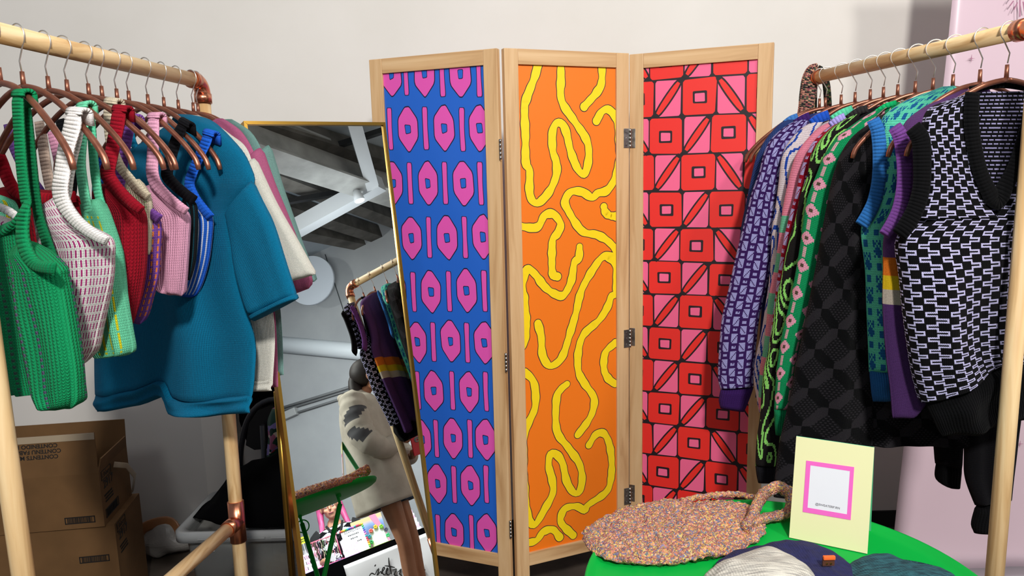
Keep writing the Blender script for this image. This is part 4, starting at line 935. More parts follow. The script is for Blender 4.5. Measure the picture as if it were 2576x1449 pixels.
nb = hat('navy knit beanie with a small orange and brown leather tag, behind the cream one', [(1800, 1432), (1850, 1402), (1930, 1388), (2030, 1392), (2110, 1412), (2150, 1450), (2160, 1500), (2120, 1560), (2000, 1590), (1880, 1570), (1810, 1510), (1785, 1460)], .040, marl('navy_wool', '#181a44', '#1e2050', (120, 120, 120), .3))
b = bmesh.new(); tgp = np.array(P(2084, 1412, proj(PZ(2084, 1440, TZ))[2]-.052))-np.array(nb.location); box(b, tgp, (.021, .004, .016), bev=.001); obj('leather_tag', b, mat('brown_leather', '#54301f', .6), nb)
b = bmesh.new(); box(b, tgp+np.array([0, -.002, .008]), (.021, .006, .007), bev=.0015)
obj('orange_tab', b, mat('orange_thread', '#f06a28', .7), nb)
b = bmesh.new(); tube(b, [tgp+np.array([-.0035, -.001, -.003]), tgp+np.array([-.0035, -.0035, -.003])], .0018, 8); tube(b, [tgp+np.array([.0035, -.001, -.003]), tgp+np.array([.0035, -.0035, -.003])], .0018, 8); obj('brass_studs', b, GOLD, nb)
hat('cream and grey marled knit beanie at the bottom edge, in front of the navy one', [(1795, 1470), (1850, 1442), (1930, 1425), (2000, 1450), (2050, 1490), (2070, 1550), (2050, 1620), (1950, 1680), (1830, 1660), (1770, 1580), (1765, 1510)], .072, marl('cream_marl', '#a39f97', '#d8d3c6', (30, 300, 60), .35), fl=.5, a=.006)
# ------------------------------------------------------------------ pink banner behind the right rack
BY = 2.42
bx0, bx1 = PY(2262, 1250, BY), PY(2392, 30, BY)
pink = mat('satin_pink_vinyl', '#d9bfc9', .32)
bn = thing('pull_up_banner', (bx0[0], BY, 0), 0, 'tall pale pink vinyl banner with tiny rose stars behind the right rack', 'banner')
sl = (bx1[0]-bx0[0])/(bx1[2]-bx0[2]); bt = 2.3
b = bmesh.new(); l0 = -sl*bx0[2]; l1 = l0+sl*bt
nv = 40
V_ = [[b.verts.new((l0+(l1-l0)*i/nv+.86*j/24, -.004*math.sin(j*.9)+.012*math.sin(i*.35+j*.2)*.3, .06+(bt-.06)*i/nv)) for j in range(25)] for i in range(nv+1)]
for i in range(nv):
    for j in range(24): b.faces.new((V_[i][j], V_[i][j+1], V_[i+1][j+1], V_[i+1][j]))
o_ = obj('printed_vinyl', b, pink, bn, True); sm = o_.modifiers.new('thickness', 'SOLIDIFY'); sm.thickness = .002
b = bmesh.new(); box(b, (.43, 0, .03), (.9, .12, .06), bev=.01); obj('base_cassette', b, mat('silver_base', '#b9b9bb', .3, .8), bn)
b = bmesh.new(); box(b, (l1+.43, 0, bt), (.88, .02, .03), bev=.003); obj('top_bar', b, mat('silver_base', '#b9b9bb'), bn)
b = bmesh.new(); tube(b, [(.43, .04, .05), (l1+.43, .03, bt)], .008, 8); obj('support_pole', b, mat('silver_base', '#b9b9bb'), bn)
b = bmesh.new()
def star(px, py, r):
    p = PY(px, py, BY-.016)-np.array([bx0[0], BY, 0]); pts = []
    for k in range(16): a = math.pi/2+k*math.pi/8; rr = r if k % 4 == 0 else r*.22 if k % 2 else r*.16; pts.append((p[0]+rr*math.cos(a), -.016, p[2]+rr*math.sin(a)))
    prism(b, pts, (0, .001, 0))
for s_ in [(2444, 147, .012), (2566, 1117, .012), (2392, 560, .012)]: star(*s_); obj('printed_star', b, mat('rose_ink', '#a8718a', .5), bn); b = bmesh.new()
def stroke(bm, pts, w, y=BY-.016, o=(bx0[0], BY, 0)):
    p = [PY(px, py, y)-np.array(o) for px, py in pts]
    for k in range(len(p)-1):
        d = p[k+1]-p[k]; L_ = np.linalg.norm(d); nn = np.array([-d[2], 0, d[0]])/L_*w/2; prism(bm, [p[k]+nn, p[k+1]+nn, p[k+1]-nn, p[k]-nn], (0, .001, 0))
for a_ in [((2541, 14), (2550, 2)), ((2551, 24), (2560, 6)), ((2566, 42), (2566, -10)), ((2538, 0), (2546, -12)), ((2578, 30), (2574, 4))]: stroke(b, a_, .0035); obj('printed_ray', b, mat('rose_ink', '#a8718a'), bn); b = bmesh.new()
stroke(b, [(2566, 992), (2590, 992), (2568, 1030), (2592, 1030)], .006)
obj('printed_letter', b, mat('rose_ink', '#a8718a', .5), bn)
# ------------------------------------------------------------------ board against the wall
b = bmesh.new(); q0, q1 = PY(513, 1100, 2.83), PY(600, 1100, 2.83); box(b, ((q0[0]+q1[0])/2, 2.835, .50), (q1[0]-q0[0], .04, .99), bev=.003)
tag(obj('foam_board', b, mat('off_white_board', '#ece6dc', .6)), 'narrow off-white board standing against the wall behind the left rack post', 'board')
# ------------------------------------------------------------------ cardboard boxes
CARD = mat('cardboard', rough=.85, nodes=noisy('#644624', '#71502c', 8, bstr=.05)); TAPE = mat('clear_tape', '#a8977f', .25)
def carton(name, c, size, rz, label, flaps=None, cat='cardboard box', group='brown cartons stacked by the wall'):
    t = thing(name, c, rz, label, cat, group); w, d, h = size; th = .005
    b = bmesh.new()
    for s in (-1, 1): box(b, (s*(w/2-th/2), 0, h/2), (th, d, h)); box(b, (0, s*(d/2-th/2), h/2), (w-2*th, th, h))
    box(b, (0, 0, th/2), (w-2*th, d-2*th, th)); obj('walls', b, CARD, t)
    for f in (flaps or [('top', 0)]):
        b = bmesh.new()
        if f[0] == 'top': box(b, (0, -d/4, h+.001), (w, d/2-.002, .004)); box(b, (0, d/4, h+.001), (w, d/2-.002, .004)); obj('top_flaps', b, CARD, t)
        if f[0] == 'front': a = f[1]; L_ = f[2]; prism(b, [(-w/2, -d/2, h), (w/2, -d/2, h), (w/2-.006, -d/2+math.sin(a)*L_, h+math.cos(a)*L_), (-w/2, -d/2+math.sin(a)*L_, h+math.cos(a)*L_)], (0, .005, 0)); obj('flap', b, CARD, t)
        if f[0] == 'back': a = f[1]; L_ = f[2]; prism(b, [(-w/2, d/2-.005, h), (w/2, d/2-.005, h), (w/2, d/2+math.sin(a)*L_, h+math.cos(a)*L_), (-w/2, d/2+math.sin(a)*L_, h+math.cos(a)*L_)], (0, .005, 0)); obj('flap', b, CARD, t)
        if f[0] == 'right': a = f[1]; L_ = f[2]; prism(b, [(w/2, -d/2, h), (w/2, d/2, h), (w/2+math.sin(a)*L_, d/2-.03, h+math.cos(a)*L_), (w/2+math.sin(a)*L_, -d/2+.005, h+math.cos(a)*L_)], (-.005, 0, 0)); obj('flap', b, CARD, t)
    return t
def barcode(t, x, z, y, w=.095, h=.024, side=None):
    b = bmesh.new(); rnd = random.Random(int(z*1e4)); e = .0012
    def bar(x0, x1, z0, z1):
        if side is None: box(b, ((x0+x1)/2, y-e/2, (z0+z1)/2), (x1-x0, e, z1-z0))
        else: box(b, (side+e/2, (x0+x1)/2, (z0+z1)/2), (e, x1-x0, z1-z0))
    f = .003
    bar(x-w/2, x+w/2, z+h/2-f, z+h/2); bar(x-w/2, x+w/2, z-h/2, z-h/2+f); bar(x-w/2, x-w/2+f, z-h/2, z+h/2); bar(x+w/2-f, x+w/2, z-h/2, z+h/2)
    q = x-w/2+.008
    while q < x+w/2-.010: k = rnd.choice((.0008, .0014, .0024)); bar(q, q+k, z-h/2+f, z+h/2-f); q += k+rnd.choice((.001, .0018))
    obj('barcode', b, INK, t)
y0 = 2.30; bw, bdp = .40, .25
xr = -1.385; hz1, hz2 = .350, .540
lowb = carton('cardboard_box', (xr-.002-bw/2, y0+bdp/2, 0), (bw, bdp, hz1), math.radians(9), 'lower taped brown carton under the open one, bottom left')
upb = carton('cardboard_box', (xr-bw/2-.025, y0+bdp/2-.01, hz1+.003), (bw, bdp, hz2-hz1), math.radians(8), 'open brown carton with raised flaps on top of the stack, bottom left', [('front', .10, .137), ('back', .05, .10), ('right', .25, .05)])
h2 = hz2-hz1
barcode(upb, .125, .030, -bdp/2); barcode(lowb, .125, hz1-.115, -bdp/2)
def side_print(t, h):
    x = bw/2+.0006
    mx = lambda yy, zz: plane_mtx((x, yy, zz), (0, 1, 0), (0, 0, 1))
    text('Libbey', .026, mx(-bdp/2+.055, h-.02), INK, t); text('2917', .040, mx(-bdp/2+.065, h-.055), INK, t, bold=.001)
    smudge_lines(t, mx(-bdp/2+.060, h-.092), .075, .007, 3)
    barcode(t, -bdp/2+.075, .035, 0, .11, .032, side=bw/2)
    b = bmesh.new()
    for dy0, dy1, z0, z1 in ((.015, .095, h-.006, h-.004), (.015, .095, h-.036, h-.034), (.015, .017, h-.036, h-.004), (.093, .095, h-.036, h-.004)): box(b, (bw/2+.0006, -bdp/2+(dy0+dy1)/2, (z0+z1)/2), (.0012, dy1-dy0, z1-z0))
    obj('label_frame', b, INK, t)
side_print(upb, h2); side_print(lowb, hz1)
a = .10
for k, s_ in enumerate(['CONTENIDO HECHO', 'CONTENU FABRIQUE', 'CONTENTS MADE']):
    L_ = .137; u = .105-k*.0185
    o3 = Vector((.09-(0 if k == 1 else .010), -bdp/2+math.sin(a)*u-.0008, h2+math.cos(a)*u))
    text(s_, .0185, plane_mtx(o3, (-1, 0, 0), (0, -math.sin(a), -math.cos(a))), INK, upb, align='LEFT', bold=.0004)
b = bmesh.new(); L_ = .137; prism(b, [(-.2, -bdp/2+math.sin(a)*(L_-.022)-.0015, h2+math.cos(a)*(L_-.022)), (.195, -bdp/2+math.sin(a)*(L_-.022)-.0015, h2+math.cos(a)*(L_-.022)), (.195, -bdp/2+math.sin(a)*L_-.0015, h2+math.cos(a)*L_), (-.2, -bdp/2+math.sin(a)*L_-.0015, h2+math.cos(a)*L_)], (0, .001, 0)); obj('packing_tape', b, TAPE, upb)
b = bmesh.new(); tube(b, [(bw/2+.012, -.03, h2-.01), (bw/2+.03, .03, h2-.04), (bw/2+.035, .08, h2-.10), (bw/2+.012, .10, h2-.17)], .010, 8, flat=.08); obj('packing_tape', b, TAPE, upb)
leftb = carton('cardboard_box', (xr-bw*1.52-.03, y0+.10+bdp/2, 0), (bw, bdp, .42), 0, 'dark brown carton at the far left edge behind the rack post')
b = bmesh.new(); box(b, (-1.18, 2.52, .012), (.40, .22, .012), Matrix.Rotation(.5, 3, 'Z')); box(b, (-1.05, 2.45, .022), (.30, .035, .003), Matrix.Rotation(-.75, 3, 'Z'))
tag(obj('flattened_cardboard', b, [mat('dark_card', '#3c2c20', .8)]), 'flattened dark cardboard with tape on the floor beside the boxes', 'cardboard')
b = bmesh.new(); cr = PY(395, 1345, 2.72)
pts = [Vector(cr)+Vector(q) for q in ((-.09, .0, -.03), (-.05, 0, .03), (.03, .02, .045), (.07, .01, .02), (.06, 0, -.03), (.0, 0, -.015), (-.04, .01, -.01))]
tube(b, list(crom([tuple(q) for q in pts], 24)), .022, 10, flat=.12); bz = min(v.co.z for v in b.verts)
tag(obj('packing_tape_loop', b, mat('brown_tape', '#9c6a45', .3)), 'curled strip of brown packing tape above crumpled wrap beside the boxes', 'tape')
b = bmesh.new(); bmesh.ops.create_icosphere(b, subdivisions=4, radius=.1, matrix=Matrix.Translation((cr[0]+.0, 2.76, .075)) @ Matrix.Diagonal((1.15, .7, .75, 1)))
for v in b.verts: v.co += v.normal*.03*noise.noise(v.co*14)
for v in b.verts: v.co.z = max(v.co.z, .001)
tag(obj('crumpled_wrap', b, mat('plastic_wrap', '#b9b4ad', .3, Transmission_Weight=.3)), 'crumpled clear and white plastic wrap on the floor at the wall', 'wrap')
# ------------------------------------------------------------------ clear storage bin with black cloth
sx0, sx1, sy0, sy1, sz = -1.135, -.62, 2.24, 2.58, .36
bin_ = thing('storage_bin', ((sx0+sx1)/2, (sy0+sy1)/2, 0), 0, 'clear plastic storage bin with a lipped rim behind the left rack post', 'storage bin')
clear = mat('clear_plastic', '#c9cbc9', .14, Transmission_Weight=.88, IOR=1.2)
bw2, bd2 = sx1-sx0, sy1-sy0; b = bmesh.new()
def ringrect(w, d, z, r=.04, n=6):
    out = []
    for cx, cy, a0 in ((w/2-r, d/2-r, 0), (-w/2+r, d/2-r, 90), (-w/2+r, -d/2+r, 180), (w/2-r, -d/2+r, 270)):
        for k in range(n+1): t_ = math.radians(a0+90*k/n); out.append(b.verts.new((cx+r*math.cos(t_), cy+r*math.sin(t_), z)))
    return out
Rg = [ringrect(bw2-.10, bd2-.09, .004), ringrect(bw2-.05, bd2-.05, sz-.05), ringrect(bw2-.045, bd2-.045, sz-.02)]
for i in range(2):
    for k in range(len(Rg[0])): b.faces.new((Rg[i][k], Rg[i][(k+1) % len(Rg[0])], Rg[i+1][(k+1) % len(Rg[0])], Rg[i+1][k]))
b.faces.new(Rg[0]); o_ = obj('tub', b, clear, bin_, True); sm = o_.modifiers.new('wall', 'SOLIDIFY'); sm.thickness = .003
b = bmesh.new(); A1_ = ringrect(bw2, bd2, sz-.035); A2_ = ringrect(bw2, bd2, sz-.004); A3_ = ringrect(bw2-.015, bd2-.015, sz); A4_ = ringrect(bw2-.05, bd2-.05, sz-.004); A5_ = ringrect(bw2-.045, bd2-.045, sz-.035)
LL = [A1_, A2_, A3_, A4_, A5_, A1_]
for i in range(5):
    for k in range(len(A1_)): b.faces.new((LL[i][k], LL[i][(k+1) % len(A1_)], LL[i+1][(k+1) % len(A1_)], LL[i+1][k]))
obj('rim', b, mat('frosted_rim', '#b4b6b6', .3, Transmission_Weight=.5), bin_, True)
b = bmesh.new()
for s_ in (-.12, .0, .12): box(b, (s_, -bd2/2-.003, sz-.02), (.10, .006, .004))
box(b, (-.13, -bd2/2+.02, sz-.06), (.004, .006, .03)); obj('rim_rib', b, mat('frosted_rim', '#c4c6c6'), bin_)
b = bmesh.new(); bmesh.ops.create_icosphere(b, subdivisions=4, radius=1, matrix=Matrix.Translation(((sx0+sx1)/2+.03, (sy0+sy1)/2, .13)) @ Matrix.Diagonal((.17, .13, .12, 1)))
for v in b.verts: v.co += v.normal*.03*noise.noise(v.co*9)
tag(obj('folded_fabric', b, mat('ochre_fabric', rough=.9, nodes=noisy('#7c5a20', '#8f8a80', 7, bstr=.3, dist=.01))), 'ochre and grey fabric inside the clear storage bin', 'fabric')
BKC = mat('black_cloth', '#040405', 1, Specular_IOR_Level=.05)
b = bmesh.new(); k = 60
def hp(px, py, y=2.38): return PY(px, py, y)
prof = [(-.235, .0), (-.20, .03), (-.12, .12), (-.05, .165), (.03, .185), (.10, .165), (.18, .10), (.24, .0)]
gx = np.linspace(-.235, .24, 56); gh = np.interp(gx, [p[0] for p in prof], [p[1] for p in prof])
cx0 = -.87; VV = []
for i, x in enumerate(gx):
    row = []
    for a in np.linspace(0, math.pi, 22):
        r_ = gh[i]*math.sin(a)**.7; yy = -.16*math.cos(a)*min(1, .35+gh[i]*3); row.append(b.verts.new((cx0+x+.012*noise.noise(Vector((x*20, a*3, 0))), 2.40+yy, sz+.004+r_*(1+.10*noise.noise(Vector((x*9, a*2, 5)))))))
    VV.append(row)
for i in range(len(VV)-1):
    for j in range(21): b.faces.new((VV[i][j], VV[i+1][j], VV[i+1][j+1], VV[i][j+1]))
    b.faces.new((VV[i][0], VV[i][21], VV[i+1][21], VV[i+1][0]))
b.faces.new(VV[0]); b.faces.new(VV[-1][::-1])
tag(obj('black_garment_pile', b, BKC, None, True), 'mound of black fabric heaped on the clear storage bin', 'fabric pile')
# ------------------------------------------------------------------ folding chair with coat and floral scarf
chy = 2.70
chr_ = thing('folding_chair', (-.90, 2.66, 0), 0, 'folded grey tube framed chair with a black back, behind the black fabric pile', 'chair')
co = np.array(chr_.location)
def cp(px, py, y=2.68): return PY(px, py, y)-co
b = bmesh.new(); pts = [cp(602, 1320), cp(604, 1200), cp(606, 1130), cp(618, 1070), cp(640, 1030), cp(672, 1008), cp(712, 1004), cp(752, 1010), cp(785, 1035), cp(800, 1100), cp(806, 1200), cp(812, 1320)]
foot = [np.array([pts[0][0]-.02, pts[0][1]-.03, .01-co[2]])]; foot2 = [np.array([pts[-1][0]+.02, pts[-1][1]-.03, .01])]
tube(b, list(crom(foot+pts+foot2, 60)), .0115, 12); obj('frame', b, mat('charcoal_tube', '#3a3a3d', .35, .4), chr_)
b = bmesh.new(); q = [cp(618, 1120, 2.675), cp(626, 1065, 2.675), cp(648, 1032, 2.675), cp(680, 1020, 2.675), cp(740, 1022, 2.675), cp(778, 1060, 2.675), cp(782, 1140, 2.675), cp(700, 1126, 2.675), cp(640, 1132, 2.675)]; prism(b, q, (0, .02, 0)); obj('backrest', b, BLACKP, chr_)
b = bmesh.new(); box(b, (.10, -.02, .30), (.28, .022, .34), bev=.008); obj('seat', b, BLACKP, chr_)
for s in (-1, 1): b = bmesh.new(); tube(b, [(.10+s*.155, -.05, .01), (.10+s*.155, -.03, .30), (.10+s*.155, -.01, .58)], .011, 10); obj('leg', b, mat('charcoal_tube', '#3a3a3d'), chr_)
b = bmesh.new(); k = 0
pts = [PY(x_, y_, 2.80) for x_, y_ in ((600, 1000), (560, 900), (700, 900), (760, 980), (700, 1100), (620, 1110), (602, 1060))]
prism(b, pts, (0, .04, 0)); tag(obj('dark_coat', b, BKC), 'black coat hanging against the wall behind the folding chair', 'coat')
def floral(nt, b):
    tcn = N(nt, 'ShaderNodeTexCoord'); v = N(nt, 'ShaderNodeTexVoronoi', i_Scale=30, i_Randomness=1); w = N(nt, 'ShaderNodeTexNoise', i_Scale=9)
    ad = N(nt, 'ShaderNodeVectorMath', operation='MULTIPLY_ADD'); ad.inputs[1].default_value = (.12,)*3; nt.links.new(tcn.outputs['Object'], w.inputs['Vector']); nt.links.new(w.outputs['Color'], ad.inputs[0]); nt.links.new(tcn.outputs['Object'], ad.inputs[2]); nt.links.new(ad.outputs[0], v.inputs['Vector'])
    sp = N(nt, 'ShaderNodeSeparateColor'); nt.links.new(v.outputs['Color'], sp.inputs[0])
    c = ramp(nt, sp.outputs[0], [(0, '#0d3f30'), (.36, '#14382c'), (.46, '#b56a8c'), (.58, '#0f4434'), (.68, '#d8cdb8'), (.76, '#c9a24a'), (.85, '#8a7ab8'), (.93, '#b0303a')]); nt.links.new(c, b.inputs['Base Color'])
    [n for n in nt.nodes if n.type == 'VALTORGB'][0].color_ramp.interpolation = 'CONSTANT'
fs = Garment('floral_scarf', PY(700, 1020, 2.62), 0, '', '', None); bpy.data.objects.remove(fs.root)
fs.root = thing('floral_scarf', tuple(fs.o), 0, 'dark green floral satin scarf with pink and ochre shapes draped on the folding chair', 'scarf')
o_ = fs.loft('draped_cloth', [(684, 1028, 735, 1012), (672, 1060, 745, 1050), (675, 1100, 745, 1100), (671, 1150, 745, 1150), (678, 1178, 745, 1190), (690, 1200, 740, 1220)], flat('#14382c'), 'stitch', .02, 0, 20, 40, folds=(.01, 2, .1))
o_.data.materials.clear(); o_.data.materials.append(mat('floral_satin', rough=.4, nodes=floral))
# ================================================================== what the mirror shows: the hall behind and beside the camera
# room: side wall, roof, beams
XW = 5.8; ZC = 4.15
b = bmesh.new(); box(b, (XW+.1, -1.6, 2.6), (.2, 8.9, 5.2)); tag(obj('wall_right', b, mat('grey_white_wall', rough=.8, nodes=noisy('#a6a9ad', '#b2b5b8', 2, bstr=.04))), kind='structure')
def MX(px, py, X):
    return MPL(px, py, (X, 0, 0), (1, 0, 0))
def MZ(px, py, z): return MPL(px, py, (0, 0, z), (0, 0, 1))
b = bmesh.new(); box(b, (2.6, -1.6, ZC+.05), (6.6, 8.9, .1)); tag(obj('ceiling', b, mat('roof_panel', rough=.7, nodes=noisy('#aab4bf', '#bcc4cc', 1.5, bstr=.05))), kind='structure')
BEAM = mat('painted_steel_beam', rough=.6, nodes=noisy('#8d8d8b', '#aeaeac', 4, bstr=.05)); DARKS = mat('dark_steel', '#1c1c1e', .6); JO = mat('dusty_joist', rough=.8, nodes=noisy('#4a4743', '#67635e', 6, bstr=.1)); WHS = mat('white_steel', '#c9cdd2', .5)
def beam(name, a, c, w, h, m, label, cat, group=None, ext=.0, ib=False):
    a, c = Vector(a), Vector(c); d = (c-a).normalized(); a = a-d*ext; c = c+d*ext; mid = (a+c)/2; L_ = (c-a).length
    s = d.cross(Vector((0, 0, 1))).normalized(); u = s.cross(d); R = Matrix((s, d, u)).transposed()
    b = bmesh.new()
    if ib: box(b, mid, (w*.12, L_, h), R); box(b, mid+u*(h/2), (w, L_, h*.07), R); box(b, mid-u*(h/2), (w, L_, h*.07), R)
    else: box(b, mid, (w, L_, h), R)
    return tag(obj(name, b, m), label, cat, group)
def bz(px, py, z): return MZ(px, py, z)
beam('steel_girder', bz(640, 345, 3.85), bz(965, 460, 3.85), .26, .34, BEAM, 'large dusty white steel girder crossing the top of the mirror reflection', 'girder', ext=1.2, ib=True)
for k, (p, q) in enumerate([((700, 440), (975, 545)), ((735, 520), (980, 600)), ((700, 320), (975, 405)), ((790, 585), (960, 620))]):
    beam('roof_joist', bz(*p, 4.05), bz(*q, 4.05), .16, .16, JO, ['dark dusty roof joist just below the big girder in the mirror reflection', 'thin roof joist between the diagonal brace and the black pipe in the mirror', 'dark roof joist above the big girder, at the mirror top', 'roof joist nearest the far wall in the mirror reflection'][k], 'joist', 'roof joists in the mirror', ext=1.0)
beam('diagonal_brace', bz(735, 580, 3.7), bz(935, 470, 3.7), .15, .15, WHS, 'pale tubular brace rising diagonally to the right in the mirror reflection', 'brace', ext=.1)
beam('diagonal_brace', bz(893, 318, 3.95), bz(925, 430, 3.75), .12, .10, WHS, 'upright pale brace meeting the girder at the mirror top right', 'brace', ext=.2)
beam('black_pipe', bz(765, 500, 3.9), bz(985, 462, 3.9), .05, .05, DARKS, 'black overhead pipe low in the reflected ceiling', 'pipe', ext=.2)
beam('black_pipe', bz(830, 372, 4.0), bz(960, 330, 4.0), .05, .05, DARKS, 'black overhead pipe at the top right of the reflected ceiling', 'pipe', ext=.3)
sp = np.array(bz(905, 505, 3.55)); t = thing('spot_lamp', tuple(sp), 0, 'small white spot lamp hanging from the reflected girder joint', 'lamp')
b = bmesh.new(); tube(b, [(0, 0, .0), (0, 0, .10)], [.055, .035], 16); obj('shade', b, WHS, t); b = bmesh.new(); tube(b, [(0, 0, .1), (0, 0, .35)], .02, 10); obj('stem', b, WHS, t)
b = bmesh.new(); tube(b, [(0, 0, -.002), (0, 0, .002)], .045, 16); obj('bulb', b, mat('spot_glow', '#ffffff', .5, Emission_Color=(1, .97, .9, 1), Emission_Strength=3), t)
# wall fittings
def wallrun(name, p, q, r, m, label, cat, group=None, X=XW-.04):
    b = bmesh.new(); tube(b, [MX(*p, X), MX(*q, X)], r, 10); return tag(obj(name, b, m), label, cat, group)
b = bmesh.new(); a_, c_ = MX(660, 862, XW-.08), MX(910, 885, XW-.08); tube(b, [a_+(a_-c_)*.3, c_+(c_-a_)*.8], .10, 16); tag(obj('ventilation_duct', b, mat('white_duct', '#dfe6ec', .5)), 'long white duct along the wall in the mirror reflection', 'duct')
wallrun('wall_conduit', (690, 1032), (930, 958), .016, mat('grey_conduit', '#77797b', .5), 'upper grey conduit running up the wall in the mirror reflection', 'conduit', 'wall conduits')
wallrun('wall_conduit', (690, 1040), (930, 966), .010, mat('grey_conduit', '#77797b'), 'thin conduit just under the upper one on the reflected wall', 'conduit', 'wall conduits')
wallrun('wall_conduit', (690, 1056), (930, 980), .013, mat('grey_conduit', '#77797b'), 'lower grey conduit on the reflected wall with outlet box', 'conduit', 'wall conduits')
b = bmesh.new(); tube(b, [MX(818, 640, XW-.005), MX(872, 805, XW-.005), MX(905, 905, XW-.005)], .006, 6); tag(obj('wall_seam', b, mat('dark_seam', '#55585b', .8)), kind='structure'); bpy.data.objects['wall_seam'].name = 'trim_1'
pb = MX(727, 1042, XW-.05); b = bmesh.new(); box(b, pb, (.08, .22, .09), bev=.006); ob_ = tag(obj('outlet_box', b, mat('grey_box', '#a8aaab', .5)), 'grey outlet box between the reflected wall conduits', 'outlet')
lp = np.array(MX(780, 705, XW-.35)); t = thing('round_sign', tuple(lp), 0, 'round white hanging disc half hidden by the pink tee cuff in the mirror', 'disc')
b = bmesh.new(); tube(b, [(0, 0, 0), (.05, 0, 0)], .30, 40); obj('disc', b, mat('white_paper_disc', '#d3dbe6', .6), t); b = bmesh.new(); tube(b, [(.02, 0, .29), (.02, 0, ZC-lp[2]-.01)], .006, 6); obj('cord', b, WHS, t)
# ------------------------------------------------------------------ people
SKINM = mat('skin', rough=.55, nodes=noisy('#a8714f', '#b98260', 6, bstr=.05), Subsurface_Weight=.0); SKIN2 = mat('skin_light', rough=.55, nodes=noisy('#b98465', '#c79277', 6, bstr=.05))
def skinned(name, chains, m, parent, voxel=.007, heads=(), sm=6):
    """grow a body from joint chains: [(xyz, radius), ...] per chain; first joint of later chains may repeat a joint of an earlier one"""
    me = bpy.data.meshes.new(name); V, E_, Rr = [], [], []
    def vid(p, r):
        for i, q in enumerate(V):
            if (Vector(q)-Vector(p)).length < 1e-5: return i
        V.append(tuple(p)); Rr.append(r); return len(V)-1
    for ch in chains:
        ids = [vid(p, r) for p, r in ch]
        for i in range(len(ids)-1): E_.append((ids[i], ids[i+1]))
    me.from_pydata(V, E_, []); o = bpy.data.objects.new(name, me); COL.objects.link(o)
    s = o.modifiers.new('skin', 'SKIN'); me.update()
    if not me.skin_vertices: 
        bm = bmesh.new(); bm.from_mesh(me); bm.verts.layers.skin.verify(); bm.to_mesh(me); bm.free()
    for i, sv in enumerate(me.skin_vertices[0].data): sv.radius = (Rr[i], Rr[i]) if not isinstance(Rr[i], tuple) else Rr[i]; sv.use_root = (i == 0)
    s.use_smooth_shade = True; sb = o.modifiers.new('sub', 'SUBSURF'); sb.levels = sb.render_levels = 1
    bpy.context.view_layer.update(); dg = bpy.context.evaluated_depsgraph_get(); m2 = bpy.data.meshes.new_from_object(o.evaluated_get(dg))
    bm = bmesh.new(); bm.from_mesh(m2); bpy.data.objects.remove(o)
    for fn in heads: fn(bm)
    me3 = bpy.data.meshes.new(name); bm.to_mesh(me3); bm.free()
    o = link(name, me3, m, parent, True); o.data.materials.clear(); o.data.materials.append(m)
    rm = o.modifiers.new('fuse', 'REMESH'); rm.mode = 'VOXEL'; rm.voxel_size = voxel; rm.use_smooth_shade = True
    sm_ = o.modifiers.new('smooth', 'SMOOTH'); sm_.factor = .5; sm_.iterations = sm
    return o
def head_at(c, s=1.0, yaw=0, pitch=0):
    """head with brow, nose, mouth, chin, ears; faces local +y"""
    R = Matrix.Rotation(yaw, 4, 'Z') @ Matrix.Rotation(pitch, 4, 'X')
    def f(bm):
        def ell(p, r): bmesh.ops.create_icosphere(bm, subdivisions=3, radius=1, matrix=Matrix.Translation(c) @ R @ Matrix.Translation(Vector(p)*s) @ Matrix.Diagonal((r[0]*s, r[1]*s, r[2]*s, 1)))
        ell((0, 0, .025), (.074, .092, .085)); ell((0, .022, -.04), (.056, .066, .068)); ell((0, .058, -.082), (.028, .026, .022))
        ell((0, .100, -.012), (.011, .014, .022)); ell((0, .108, -.026), (.015, .012, .009)); ell((0, .084, .022), (.052, .014, .010))
        ell((0, .088, -.052), (.022, .010, .006)); ell((0, .087, -.061), (.019, .010, .006))
        for sg in (-1, 1): ell((sg*.076, -.005, -.01), (.010, .018, .030)); ell((sg*.040, .070, -.03), (.018, .016, .018))
    return f
def face_bits(parent, c, s, yaw, lipc='#a8505a'):
    R = Matrix.Rotation(yaw, 4, 'Z')
    for sg in (-1, 1):
        b = bmesh.new(); bmesh.ops.create_uvsphere(b, u_segments=16, v_segments=10, radius=.0125*s, matrix=Matrix.Translation(c) @ R @ Matrix.Translation(Vector((sg*.030, .080, .004))*s))
        eye = obj('eye', b, mat('eye_white', '#e8e2dc', .2), parent, True)
        b = bmesh.new(); bmesh.ops.create_uvsphere(b, u_segments=12, v_segments=8, radius=.0062*s, matrix=Matrix.Translation(c) @ R @ Matrix.Translation(Vector((sg*.030, .0885, .004))*s)); obj('iris', b, mat('dark_iris', '#1d1210', .2), eye, True)
        b = bmesh.new(); tube(b, [Vector(c)+R @ (Vector((sg*x, y, z))*s) for x, y, z in ((.014, .096, .026), (.030, .094, .032), (.046, .082, .026))], .0028*s, 6); obj('eyebrow', b, mat('dark_hair', '#1d1412', .8), parent)
    b = bmesh.new(); tube(b, [Vector(c)+R @ (Vector((x, y, -.056))*s) for x, y in ((-.022, .089), (-.008, .098), (.008, .098), (.022, .089))], [.002, .0048, .0048, .002], 8); obj('lips', b, mat('lips_'+lipc.strip('#'), lipc, .4), parent)
